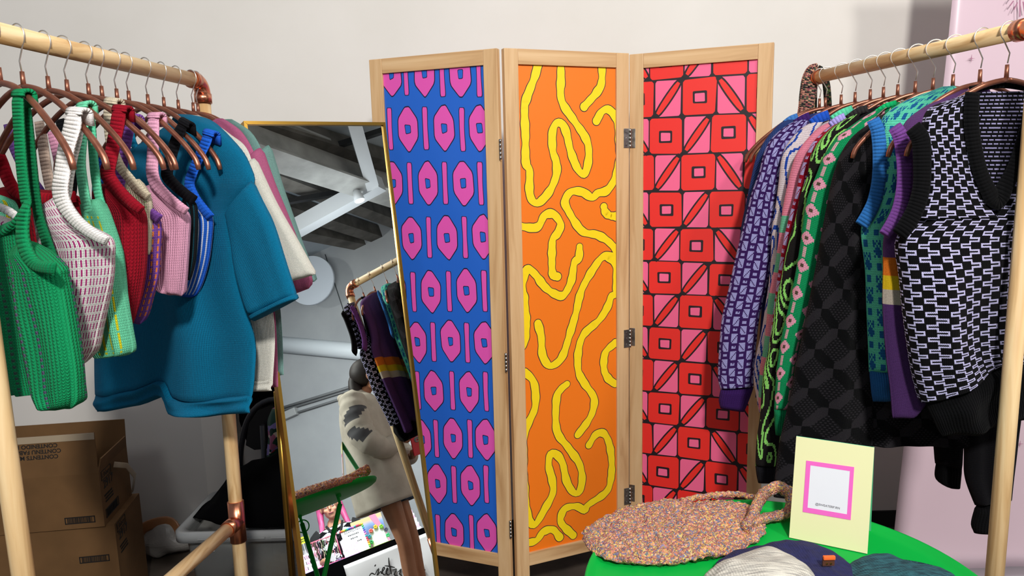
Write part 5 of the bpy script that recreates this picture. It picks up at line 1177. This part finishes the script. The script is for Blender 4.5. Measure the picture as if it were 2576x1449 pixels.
def hand_chains(w, fdir, pdir, side, curl=.9, s=1.0):
    """palm and five fingers; w wrist, fdir along the palm, pdir the way the fingers curl, side the way the thumb lies"""
    w, f, p, t = Vector(w), Vector(fdir).normalized(), Vector(pdir).normalized(), Vector(side).normalized()
    out = [[(tuple(w), .022*s), (tuple(w+f*.035*s), .027*s), (tuple(w+f*.075*s), .026*s)]]
    for k, (o_, L_) in enumerate(((.027, .068), (.009, .078), (-.009, .072), (-.026, .056))):
        a = w+f*.075*s+t*o_*s; L_ *= s
        p1 = a+(f*math.cos(curl*.4)+p*math.sin(curl*.4))*L_*.45; p2 = p1+(f*math.cos(curl)+p*math.sin(curl))*L_*.32; p3 = p2+(f*math.cos(curl*1.5)+p*math.sin(curl*1.5))*L_*.25
        out.append([(tuple(w+f*.05*s+t*o_*.8*s), .012*s), (tuple(a), .0095*s), (tuple(p1), .0088*s), (tuple(p2), .0080*s), (tuple(p3), .0068*s)])
    a = w+f*.025*s+t*.026*s; out.append([(tuple(w+f*.02*s), .014*s), (tuple(a), .012*s), (tuple(a+(f*.6+t*.7+p*.4)*.032*s), .0105*s), (tuple(a+(f*.9+t*.7+p*.9)*.055*s), .009*s)])
    return out
def rings_mesh(name, rings, m, parent, col=None, us=40, vs=40, a0=0, a1=360, solid=.0, kind=None, nv=None, wob=.0):
    """cloth loft around a body: rings = [(cx, cy, z, rx, ry), ...] from top to bottom; open where a0..a1 < 360"""
    D = crom([r[:5] for r in rings], (nv or vs)+1); nu = us; A = np.radians(np.linspace(a0, a1, nu+1)); full = (a1-a0) >= 359.9
    bm = bmesh.new(); V = []
    for i, d in enumerate(D):
        V.append([bm.verts.new((d[0]+d[3]*(1+wob*math.sin(7*a+i*.12))*math.cos(a), d[1]+d[4]*(1+wob*math.sin(7*a+i*.12))*math.sin(a), d[2])) for a in (A[:-1] if full else A)])
    w = len(V[0]); uvl = bm.loops.layers.uv.new('UVMap'); cl = bm.loops.layers.float_color.new('Col')
    for i in range(len(D)-1):
        for j in range(w if full else w-1):
            f = bm.faces.new((V[i][j], V[i+1][j], V[i+1][(j+1) % w], V[i][(j+1) % w])); f.smooth = True
            c = col(np.array([(j+.5)/nu]), np.array([(i+.5)/(len(D)-1)]), np.array([j]), np.array([i]))[0] if col else (1, 1, 1)
            for lp_, (uu, vv) in zip(f.loops, ((j, i), (j, i+1), (j+1, i+1), (j+1, i))): lp_[uvl].uv = (uu, vv); lp_[cl] = (*c, 1)
    me = bpy.data.meshes.new(name); bm.to_mesh(me); bm.free(); o = link(name, me, m, parent)
    if solid: s = o.modifiers.new('thickness', 'SOLIDIFY'); s.thickness = solid; s.offset = 1
    return o
# --- shopper with the phone, beside the right rack
sh = P(0, 0, 1); base = np.array(M(952, 1150, 4.75)); base[2] = 0
shp = thing('person', tuple(base), math.radians(-8), 'standing person in cream jacket and denim shorts holding a red phone', 'person')
SZ = 1.0
LW, RW = Vector((-.05, .20, 1.08)), Vector((.085, .20, .965))
arms = [[((0, 0, 1.40), .07), ((-.15, 0, 1.41), .055), ((-.19, 0, 1.37), .048), ((-.245, .03, 1.12), .036), ((-.16, .11, 1.07), .030), (tuple(LW), .022)], [((0, 0, 1.40), .07), ((.15, 0, 1.41), .055), ((.19, 0, 1.37), .048), ((.25, .05, 1.11), .036), ((.18, .12, 1.0), .030), (tuple(RW), .022)]]
legs = [[((0, 0, .95), .11), ((s*.085, 0, .88), .092), ((s*.095, .01, .66), .070), ((s*.10, .02, .48), .052), ((s*.10, -.01, .30), .050), ((s*.10, -.02, .09), .034), ((s*.10, .03, .035), .034), ((s*.11, .13, .025), .026)] for s in (-1, 1)]
body_ch = [[((0, 0, .95), .11), ((0, 0, 1.08), .105), ((0, 0, 1.25), .115), ((0, 0, 1.40), .07), ((0, .04, 1.46), .045), ((0, .085, 1.50), .045)]]
hands = hand_chains(LW, (.75, .25, -.10), (.2, .5, -.6), (0, .3, .8), 1.0)+hand_chains(RW, (-.45, .15, .25), (-.3, -.6, .6), (0, -.4, .8), 1.0)
skinned('body', body_ch+arms+legs+hands, SKINM, shp, .008, [head_at((0, .13, 1.56), 1.0, 0, -.25)], 4)
face_bits(shp, (0, .13, 1.56), 1.0, 0)
b = bmesh.new(); bmesh.ops.create_icosphere(b, subdivisions=4, radius=1, matrix=Matrix.Translation((0, .085, 1.597)) @ Matrix.Diagonal((.090, .100, .095, 1)))
for v in b.verts:
    if v.co.y > .13 and v.co.z < 1.62: v.co.y = .13
bmesh.ops.create_icosphere(b, subdivisions=3, radius=1, matrix=Matrix.Translation((0, .0, 1.48)) @ Matrix.Diagonal((.075, .05, .13, 1))); obj('hair', b, mat('dark_brown_hair', '#1f1611', .6), shp, True)
CREAM = mat('cream_twill', rough=.85, nodes=noisy('#b5ad9d', '#c4bcac', 12, bstr=.35, dist=.006)); GREYP = mat('grey_print', '#4c4c4e', .85)
rings_mesh('tee', [(0, 0, 1.40, .15, .10), (0, .0, 1.30, .175, .125), (0, .0, 1.10, .16, .125), (0, 0, .96, .165, .13), (0, 0, .90, .17, .135)], mat('black_tee', '#19191b', .9), shp, us=36, vs=20, solid=.004)
rings_mesh('shorts', [(0, 0, 1.0, .155, .125), (0, 0, .92, .18, .14), (0, 0, .84, .19, .145)], mat('denim', rough=.85, nodes=noisy('#26384c', '#3b5068', 30, bstr=.2)), shp, us=36, vs=10, solid=.005)
for s in (-1, 1): rings_mesh('shorts_leg', [(s*.09, 0, .88, .10, .13), (s*.095, .0, .80, .105, .12), (s*.10, .0, .72, .105, .11)], mat('denim'), shp, us=24, vs=8, solid=.005)
jk = rings_mesh('jacket', [(0, -.03, 1.50, .07, .06), (0, -.02, 1.455, .11, .085), (0, -.01, 1.42, .185, .115), (0, .0, 1.32, .225, .155), (0, -.01, 1.10, .225, .175), (0, -.02, .92, .238, .20), (0, -.02, .72, .25, .215)], CREAM, shp, us=90, vs=40, a0=108, a1=412, solid=.006, wob=.035)
for s, ch in ((-1, [(-.17, 0, 1.42), (-.215, 0, 1.33), (-.26, .02, 1.17), (-.255, .06, 1.10), (-.21, .11, 1.05), (-.14, .155, 1.065), (-.10, .175, 1.075)]), (1, [(.17, 0, 1.42), (.215, 0, 1.33), (.262, .03, 1.15), (.262, .07, 1.09), (.22, .12, 1.02), (.16, .16, .985), (.125, .18, .975)])):
    b = bmesh.new(); C3 = crom(ch, 34); rs = list(np.interp(np.linspace(0, 1, 34), [0, .25, .5, .75, .95, 1], [.085, .088, .082, .068, .055, .040])*(1+.05*np.sin(np.arange(34)*1.7)))
    tube(b, list(C3), rs, 24); sl_ = obj('jacket_sleeve', b, CREAM, shp, True)
    sl_.data.materials.append(GREYP)
    for f in sl_.data.polygons:
        i, j = f.index//24, f.index % 24
        if s == -1 and i < 33 and ((6 <= i <= 10 and (i+j) % 12 < 6) or (13 <= i <= 17 and (j-i) % 12 < 5)): f.material_index = 1
b = bmesh.new(); tube(b, [(-.10, -.03, 1.46), (-.09, -.09, 1.47), (0, -.115, 1.475), (.09, -.09, 1.47), (.10, -.03, 1.46)], .028, 12); obj('jacket_hood', b, CREAM, shp, True)
ph = thing('mobile_phone', tuple(base), math.radians(-8), 'red cased phone with a grey swirl, held by the person in the mirror', 'phone')
pc = Vector((.015, .265, 1.035)); Rp = Matrix.Rotation(math.radians(52), 3, 'Z') @ Matrix.Rotation(math.radians(-14), 3, 'X')
b = bmesh.new(); box(b, pc, (.082, .011, .160), Rp, bev=.004); obj('case', b, mat('red_case', '#d8333a', .35), ph)
b = bmesh.new(); sw = [pc+Rp @ Vector((.0+.020*(1-k/26*.75)*math.cos(k*.42), .0075, .018+.020*(1-k/26*.75)*math.sin(k*.42))) for k in range(26)]; tube(b, sw, .0035, 6); obj('swirl', b, mat('grey_swirl', '#8f9694', .5), ph)
b = bmesh.new(); box(b, pc+Rp @ Vector((.024, .007, .060)), (.026, .003, .026), Rp, bev=.001); obj('camera_bump', b, BLACKP, ph)
for o_ in (shp,): pass
# --- stall with the seated vendor
Fa, Fb = MZ(760, 1400, .60), None
D0 = 6.05
fa = np.array(M(750, 1402, D0-.1)); fb = np.array(M(1085, 1366, D0+.25)); fz = (fa[2]+fb[2])/2
ux = np.array([fb[0]-fa[0], fb[1]-fa[1], 0]); ux /= np.linalg.norm(ux); bk = np.array([ux[1], -ux[0], 0]);
c2 = refl(C)
if (fa-np.array(refl(C)))@bk < 0: bk = -bk
TH = fz
FL = fa-ux*.9; FR = fb+ux*.5; TWD = .62
stall = thing('market_table', ((FL+FR)/2*np.array([1, 1, 0])).tolist(), 0, 'vendor table under a black cloth with purple and lime runners, seen in the mirror', 'table')
so = np.array(stall.location)
def sp_(a, d, z): return FL+ux*a+bk*d-so+np.array([0, 0, z-FL[2]])
Ln_ = np.linalg.norm(FR-FL)
b = bmesh.new(); prism(b, [sp_(0, 0, TH), sp_(Ln_, 0, TH), sp_(Ln_, TWD, TH), sp_(0, TWD, TH)], (0, 0, -.03)); obj('tabletop', b, BKC, stall)
b = bmesh.new(); prism(b, [sp_(0, -.004, TH), sp_(Ln_, -.004, TH), sp_(Ln_, -.004, .01), sp_(0, -.004, .01)], tuple(bk*.006)); obj('black_cloth_front', b, BKC, stall)
def along(px, py, d=6.1): p = M(px, py, d); return (p-FL)@ux
def runner(nm, c, p0, p1):
    b = bmesh.new(); a0_, a1_ = along(p0, 1390), along(p1, 1390); prism(b, [sp_(a0_, .0, TH+.003), sp_(a1_, .0, TH+.003), sp_(a1_, TWD, TH+.003), sp_(a0_, TWD, TH+.003)], (0, 0, -.0025)); obj(nm, b, mat(nm, c, .8), stall)
runner('purple_runner', '#a583c0', 600, 905); runner('lime_runner', '#8fb52e', 925, 1000); runner('white_runner', '#d8d6da', 1005, 1100)
for s_ in (.15, Ln_-.15):
    for dd in (.08, TWD-.08): b = bmesh.new(); tube(b, [sp_(s_, dd, TH-.02), sp_(s_, dd, 0)], .015, 8); obj('leg', b, DARKS, stall)
# white cloth banner on the stall front, brushed writing
ba0, ba1 = along(860, 1420), along(1100, 1400); bnr = thing('cloth_banner', tuple(sp_(ba0, 0, 0)+so), math.atan2(ux[1], ux[0]), 'white cloth banner with brushed black script on the stall front, seen in the mirror', 'banner')
bL = ba1-ba0+.25; sgn = 1 if np.cross(ux, bk)[2] > 0 else -1
yy = -.012*sgn
b = bmesh.new(); G_ = [[b.verts.new((bL*i/30, yy-.006*math.sin(i*.6)*sgn-.004*sgn*math.sin(j*.5+i*.2), TH-.05-(TH-.09)*j/14)) for i in range(31)] for j in range(15)]
for j in range(14):
    for i in range(30): b.faces.new((G_[j][i], G_[j][i+1], G_[j+1][i+1], G_[j+1][i]))
o_ = obj('cloth', b, mat('white_satin', '#d5d3d4', .4), bnr, True); s_ = o_.modifiers.new('t', 'SOLIDIFY'); s_.thickness = .002
def bpt(px, py): p = MPL(px, py, sp_(0, 0, 0)+so-bk*.024, bk)-np.array(bnr.location); return (p@ux, yy-.014*sgn, p[2])
def m3(x, y): return (720+x/5.82, 1200+y/5.82)
BR_ = [[(1500, 1180), (1505, 1260), (1520, 1340), (1540, 1420)], [(1440, 1300), (1500, 1305), (1590, 1325)], [(1310, 1280), (1295, 1310)], [(1215, 1449), (1250, 1410), (1300, 1430)], [(1300, 1430), (1330, 1370), (1355, 1340), (1345, 1400), (1330, 1440), (1385, 1380), (1395, 1420), (1420, 1370)], [(1400, 1400), (1440, 1340), (1425, 1320), (1405, 1380), (1430, 1430), (1480, 1390)], [(1460, 1400), (1490, 1350), (1478, 1330), (1462, 1390), (1490, 1430), (1540, 1390)], [(1560, 1360), (1610, 1350), (1580, 1430), (1640, 1440)], [(1640, 1390), (1680, 1350), (1660, 1420), (1700, 1440)], [(1985, 1260), (1995, 1340), (2000, 1449)], [(1960, 1310), (2035, 1365)]]
for k, st_ in enumerate(BR_):
    b = bmesh.new(); tube(b, list(crom([bpt(*m3(*q)) for q in st_], 20)), [.0035+.003*math.sin(math.pi*i/19) for i in range(20)], 6, flat=1); obj('brushed_stroke', b, INK, bnr)
# vendor
vc = sp_(along(858, 1330, 6.5), TWD+.20, 0)+so; vyaw = math.atan2(-(refl(C)-vc)[0], (refl(C)-vc)[1])
vd = thing('person', (vc[0], vc[1], 0), vyaw, 'seated person with pink hair and a black and white argyle vest behind the stall', 'person')
hp_ = np.array(MPL(858, 1262, vc, bk)); hz = hp_[2]-.01; VS = 1.0
sz_ = hz-.235
ar = [[((0, 0, sz_), .08), ((s*.16, 0, sz_-.01), .062), ((s*.20, .0, sz_-.06), .055), ((s*.25, .05, sz_-.28), .045), ((s*.17, .24, TH+.05), .036), ((s*.15, .31, TH+.035), .024)] for s in (-1, 1)]
lg = [[((0, 0, .42), .14), ((s*.11, .05, .42), .10), ((s*.13, .42, .42), .075), ((s*.13, .46, .22), .06), ((s*.13, .44, .07), .042), ((s*.13, .56, .035), .032)] for s in (-1, 1)]
hn = hand_chains((-.15, .31, TH+.035), (.1, 1, -.05), (0, .2, -1), (1, 0, 0), .35)+hand_chains((.15, .31, TH+.035), (-.1, 1, -.05), (0, .2, -1), (-1, 0, 0), .35)
skinned('body', [[((0, 0, .42), .14), ((0, 0, .60), .14), ((0, 0, sz_-.12), .15), ((0, 0, sz_), .08), ((0, .01, sz_+.08), .055), ((0, .015, sz_+.14), .055)]]+ar+lg+hn, SKIN2, vd, .008, [head_at((0, .03, hz), 1.1, 0, 0)], 4)
face_bits(vd, (0, .03, hz), 1.1, 0)
PINKH = mat('pink_hair', rough=.5, nodes=noisy('#b03a70', '#d5679a', 40, (1, 1, .15), bstr=.3))
b = bmesh.new(); bmesh.ops.create_icosphere(b, subdivisions=4, radius=1, matrix=Matrix.Translation((0, -.012, hz+.035)) @ Matrix.Diagonal((.098, .112, .104, 1)))
for v in b.verts:
    if v.co.y > .045 and v.co.z < hz+.075: v.co.y = .045
for s in (-1, 1): tube(b, list(crom([(s*.085, .01, hz+.05), (s*.102, .0, hz-.05), (s*.115, .03, hz-.15), (s*.14, .06, hz-.27)], 16)), list(np.linspace(.036, .020, 16)), 10)
obj('hair', b, PINKH, vd, True)
def argyle(s, t, I, J):
    x = (I % 10)/10; y = (J % 12)/12; k = (np.abs(x-.5)+np.abs(y-.5) < .5); return pick(k, cc_('#dcdde2'), cc_('#101013'))
zt, zb = sz_+.02, .46
rings_mesh('argyle_vest', [(0, 0, zt+.03, .115, .085), (0, 0, zt, .185, .115), (0, .0, sz_-.08, .215, .165), (0, 0, sz_-.25, .215, .175), (0, 0, zb, .22, .18)], knit('stitch'), vd, col=argyle, us=80, vs=60, solid=.004)
for s in (-1, 1):
    b = bmesh.new(); tube(b, list(crom([(s*.13, 0, sz_+.0), (s*.20, .0, sz_-.05), (s*.235, .03, sz_-.17), (s*.25, .045, sz_-.22)], 14)), [.085, .085, .084, .082, .08, .08, .078, .078, .078, .076, .075, .074, .073, .07], 20); obj('tee_sleeve', b, mat('black_tee', '#19191b'), vd, True)
b = bmesh.new(); tube(b, [(-.075, .085, sz_+.07), (-.04, .145, sz_-.01), (0, .168, sz_-.075), (.04, .145, sz_-.01), (.075, .085, sz_+.07)], .011, 8); obj('neckband', b, mat('black_tee', '#19191b'), vd, True)
for k in range(9): a_ = math.pi*(k+.5)/9; b = bmesh.new(); bmesh.ops.create_icosphere(b, subdivisions=2, radius=.007, matrix=Matrix.Translation((.062*math.cos(a_), .075+.055*math.sin(a_), sz_+.055-.03*math.sin(a_)))); obj('necklace_bead', b, mat('pearl', '#e6e1da', .25), vd, True)
b = bmesh.new(); box(b, (0, -.02, .36), (.42, .40, .03), bev=.01); box(b, (0, -.22, .60), (.42, .03, .36), bev=.01)
for sx_ in (-.18, .18):
    for sy_ in (-.2, .16): tube(b, [(sx_, sy_, 0), (sx_, sy_, .36)], .012, 8)
vch = obj('stall_chair', b, DARKS); vch.location = (vc[0], vc[1], 0); vch.rotation_euler = (0, 0, vyaw); tag(vch, 'dark chair under the seated vendor in the mirror', 'chair')
# stall goods: points on the table found from the reflection
def tp(px, dep, z=0): return sp_(along(px, 1385, 6.0+dep), dep, TH+.003+z)+so
yawt = math.atan2(ux[1], ux[0])
RT_ = Matrix.Rotation(yawt, 3, 'Z')
def local_thing(nm, px, dep, label, cat, group=None):
    t = thing(nm, tuple(tp(px, dep)), yawt, label, cat, group); t.scale = (.8, .8, .8); return t
rnd = random.Random(11)
SG = -sgn   # local y toward the shopper side
fy = -1 if sgn > 0 else 1
# strap rack with hanging phone straps
t = local_thing('display_rack', 822, .16, 'small pink display rack on the stall with beaded straps hanging, in the mirror', 'display rack')
b = bmesh.new(); tube(b, [(-.15, 0, .0), (-.15, 0, .27)], .006, 8); tube(b, [(.13, 0, .0), (.13, 0, .27)], .006, 8); tube(b, [(-.17, 0, .27), (.15, 0, .27)], .007, 8); box(b, (-.01, 0, .004), (.34, .12, .008)); obj('rack_frame', b, mat('pink_acrylic', '#e2708a', .3), t)
cs_ = ['#e9e3e0', '#b46b72', '#8c6a52', '#e8a4b4', '#5a5a66', '#d9c9a8', '#7aa06a']
for k in range(13):
    x = -.14+k*.021; b = bmesh.new(); L_ = rnd.uniform(.14, .22)
    for i in range(14): bmesh.ops.create_icosphere(b, subdivisions=1, radius=rnd.uniform(.0045, .0075), matrix=Matrix.Translation((x+.004*math.sin(i+k), fy*.012, .262-L_*i/13)))
    me_c = cs_[k % len(cs_)]; sob = obj('beaded_strap', b, mat('bead_'+me_c[1:], me_c, .35)); sob.location = t.location; sob.rotation_euler = t.rotation_euler; sob.scale = t.scale
    tag(sob, 'beaded strap hanging in a row from the small pink stall rack', 'strap', 'beaded straps on the stall rack')
t = local_thing('price_sign', 778, .20, 'lime yellow price card above the strap rack in the mirror', 'sign'); b = bmesh.new(); box(b, (-.04, 0, .33), (.14, .004, .07)); obj('card', b, mat('lime_card', '#d4ea3a', .6), t)
b = bmesh.new(); tube(b, [(-.04, 0, .0), (-.04, 0, .30)], .003, 6); obj('stem', b, WHS, t)
smudge_lines(t, plane_mtx((-.04, fy*.0022, .342), (1 if fy < 0 else -1, 0, 0), (0, 0, 1)), .11, .014, 2)
# menu sign with a beaded frame
t = local_thing('menu_sign', 908, .10, 'white menu board framed with rainbow beads leaning on the stall, in the mirror', 'sign')
mw, mh, ln = .24, .27, .10
b = bmesh.new(); prism(b, [(-mw/2, 0, 0), (mw/2, 0, 0), (mw/2, -fy*ln, mh), (-mw/2, -fy*ln, mh)], (0, -fy*.004, 0)); obj('board', b, mat('white_card', '#f1f1f5'), t)
rb = ['#d94a5a', '#e88a3a', '#ead23e', '#5cb45a', '#3aa2b4', '#4a63c4', '#9a5ac4', '#e884b4', '#2c9aa2', '#c43a6a']
k = 0
def mpt(u, v, e=.006): return Vector((u*mw/2, -fy*ln*v, mh*v))+Vector((0, fy*mh, ln)).normalized()*e
for seg in ([(-1, 1), (1, 1)], [(1, 1), (1, 0)]):
    for i in range(12):
        q = i/12; u = seg[0][0]+(seg[1][0]-seg[0][0])*q; v = seg[0][1]+(seg[1][1]-seg[0][1])*q; b = bmesh.new(); bmesh.ops.create_icosphere(b, subdivisions=2, radius=.0125, matrix=Matrix.Translation(mpt(u, v))); obj('frame_bead', b, mat('bead_'+rb[k % 10][1:], rb[k % 10], .35), t, True); k += 1
dirx = 1 if fy < 0 else -1
text('HANDMADE', .032, plane_mtx(mpt(0, .88, .002), (dirx, 0, 0), (0, -fy*ln, mh)), INK, t)
smudge_lines(t, plane_mtx(mpt(0, .74, .0002), (dirx, 0, 0), (0, -fy*ln, mh)), .13, .018, 1); smudge_lines(t, plane_mtx(mpt(0, .60, .0002), (dirx, 0, 0), (0, -fy*ln, mh)), .07, .018, 1); smudge_lines(t, plane_mtx(mpt(-.35*dirx, .44, .0002), (dirx, 0, 0), (0, -fy*ln, mh)), .05, .018, 1)
t = local_thing('pink_card', 888, .05, 'pink patterned card leaning in front of the menu board, in the mirror', 'card'); b = bmesh.new(); prism(b, [(-.085, fy*.03, 0), (.085, fy*.03, 0), (.085, -fy*.02, .15), (-.085, -fy*.02, .15)], (0, .003, 0)); obj('card', b, mat('mottled_pink', rough=.6, nodes=noisy('#e7a2c4', '#f1cfe0', 45, bstr=0)), t)
# flower wreath stand
t = local_thing('flower_stand', 972, .16, 'white card on the stall ringed by colourful toy flowers, in the mirror', 'display stand'); b = bmesh.new(); box(b, (0, 0, .09), (.17, .006, .18), bev=.002); obj('card', b, mat('white_card', '#f1f1f5'), t)
for k, cl_ in enumerate(['#2f9a5a', '#2c8aa0', '#e0605a', '#e0b832', '#7abf3a', '#3a3a52', '#38a86a']):
    a_ = math.radians(200-k*36); b = bmesh.new(); cx_, cz_ = .10*math.cos(a_), .09+.10*math.sin(a_)
    for i in range(5): bmesh.ops.create_icosphere(b, subdivisions=2, radius=.012, matrix=Matrix.Translation((cx_+.013*math.cos(i*1.257), fy*.012, cz_+.013*math.sin(i*1.257))))
    obj('toy_flower', b, mat('flower_'+cl_[1:], cl_, .4), t, True)
# landscape picture with a pink ribbon
t = local_thing('painted_canvas', 950, .52, 'canvas with a blue and mauve landscape behind the toy flowers, in the mirror', 'picture')
def canvas(nt, b_):
    tcn = N(nt, 'ShaderNodeTexCoord'); sp2 = N(nt, 'ShaderNodeSeparateXYZ'); nt.links.new(tcn.outputs['Generated'], sp2.inputs[0]); nt.links.new(ramp(nt, sp2.outputs[2], [(0, '#5d4a52'), (.35, '#8f6a86'), (.5, '#5c73b0'), (.75, '#8aa6d8'), (.9, '#d8b88a')]), b_.inputs['Base Color'])
b = bmesh.new(); box(b, (0, 0, .17), (.36, .02, .34), bev=.002); obj('canvas', b, mat('landscape', rough=.6, nodes=canvas), t)
t = local_thing('pink_ribbon', 985, .40, 'long pink ribbon strip hanging beside the canvas, in the mirror', 'ribbon'); b = bmesh.new(); prism(b, [(-.10, 0, .36), (-.03, 0, .38), (.06, 0, .0), (.02, 0, .0)], (0, .01, 0)); tube(b, [(-.13, .005, .40), (-.065, .005, .37), (.0, .005, .41)], [.03, .012, .03], 8, flat=.4); obj('strip', b, mat('pink_satin', '#e28aa8', .4), t)
# white tiered card racks at both ends
for k, (px_, lab) in enumerate(((762, 'white tiered rack of pink cards at the stall end left of the beaded straps'), (1062, 'white tiered rack of pink cards at the stall end beyond the standing legs'))):
    t = local_thing('card_rack', px_, .14, lab, 'display rack')
    for tier in range(4):
        b = bmesh.new(); z0_ = .055*tier; y0_ = -fy*.045*tier; box(b, (0, y0_, z0_+.003), (.26, .05, .006)); box(b, (0, y0_+fy*.022, z0_+.012), (.26, .003, .02)); obj('tier', b, mat('white_acrylic', '#ecebee', .25), t)
        for i in range(6):
            b = bmesh.new(); box(b, (-.105+i*.042, y0_, z0_+.036), (.034, .003, .055), Matrix.Rotation(fy*.15, 3, 'X')); box(b, (-.105+i*.042, y0_+fy*.003, z0_+.034), (.012, .004, .02), Matrix.Rotation(rnd.uniform(-.5, .5), 3, 'Y')); o_ = obj('card', b, mat('mottled_pink') if (i+tier) % 3 else mat('white_card', '#f1f1f5'), t)
t = local_thing('black_clip', 850, .03, 'small black and white checked toy beside the pink card, in the mirror', 'toy'); b = bmesh.new(); bmesh.ops.create_icosphere(b, subdivisions=2, radius=.03, matrix=Matrix.Translation((0, 0, .03)) @ Matrix.Diagonal((1.2, .6, 1, 1))); obj('body', b, mat('checked_toy', rough=.4, nodes=noisy('#0c0c10', '#e4e4e8', 90, bstr=0, p=(.49, .51))), t)
area('ceiling_light', tuple(vc+np.array([-1.2, .9, 2.4])), tuple(vc+np.array([.6, -.3, -.2])), .8, 120, (.95, .98, 1))  # added lamp that brightens the stall and the wall behind it
area('ceiling_light', (3.6, .4, 3.0), (3.7, .3, 5), 1.0, 12, (.92, .96, 1))  # added unseen uplight, lifts the dark roof seen in the mirror
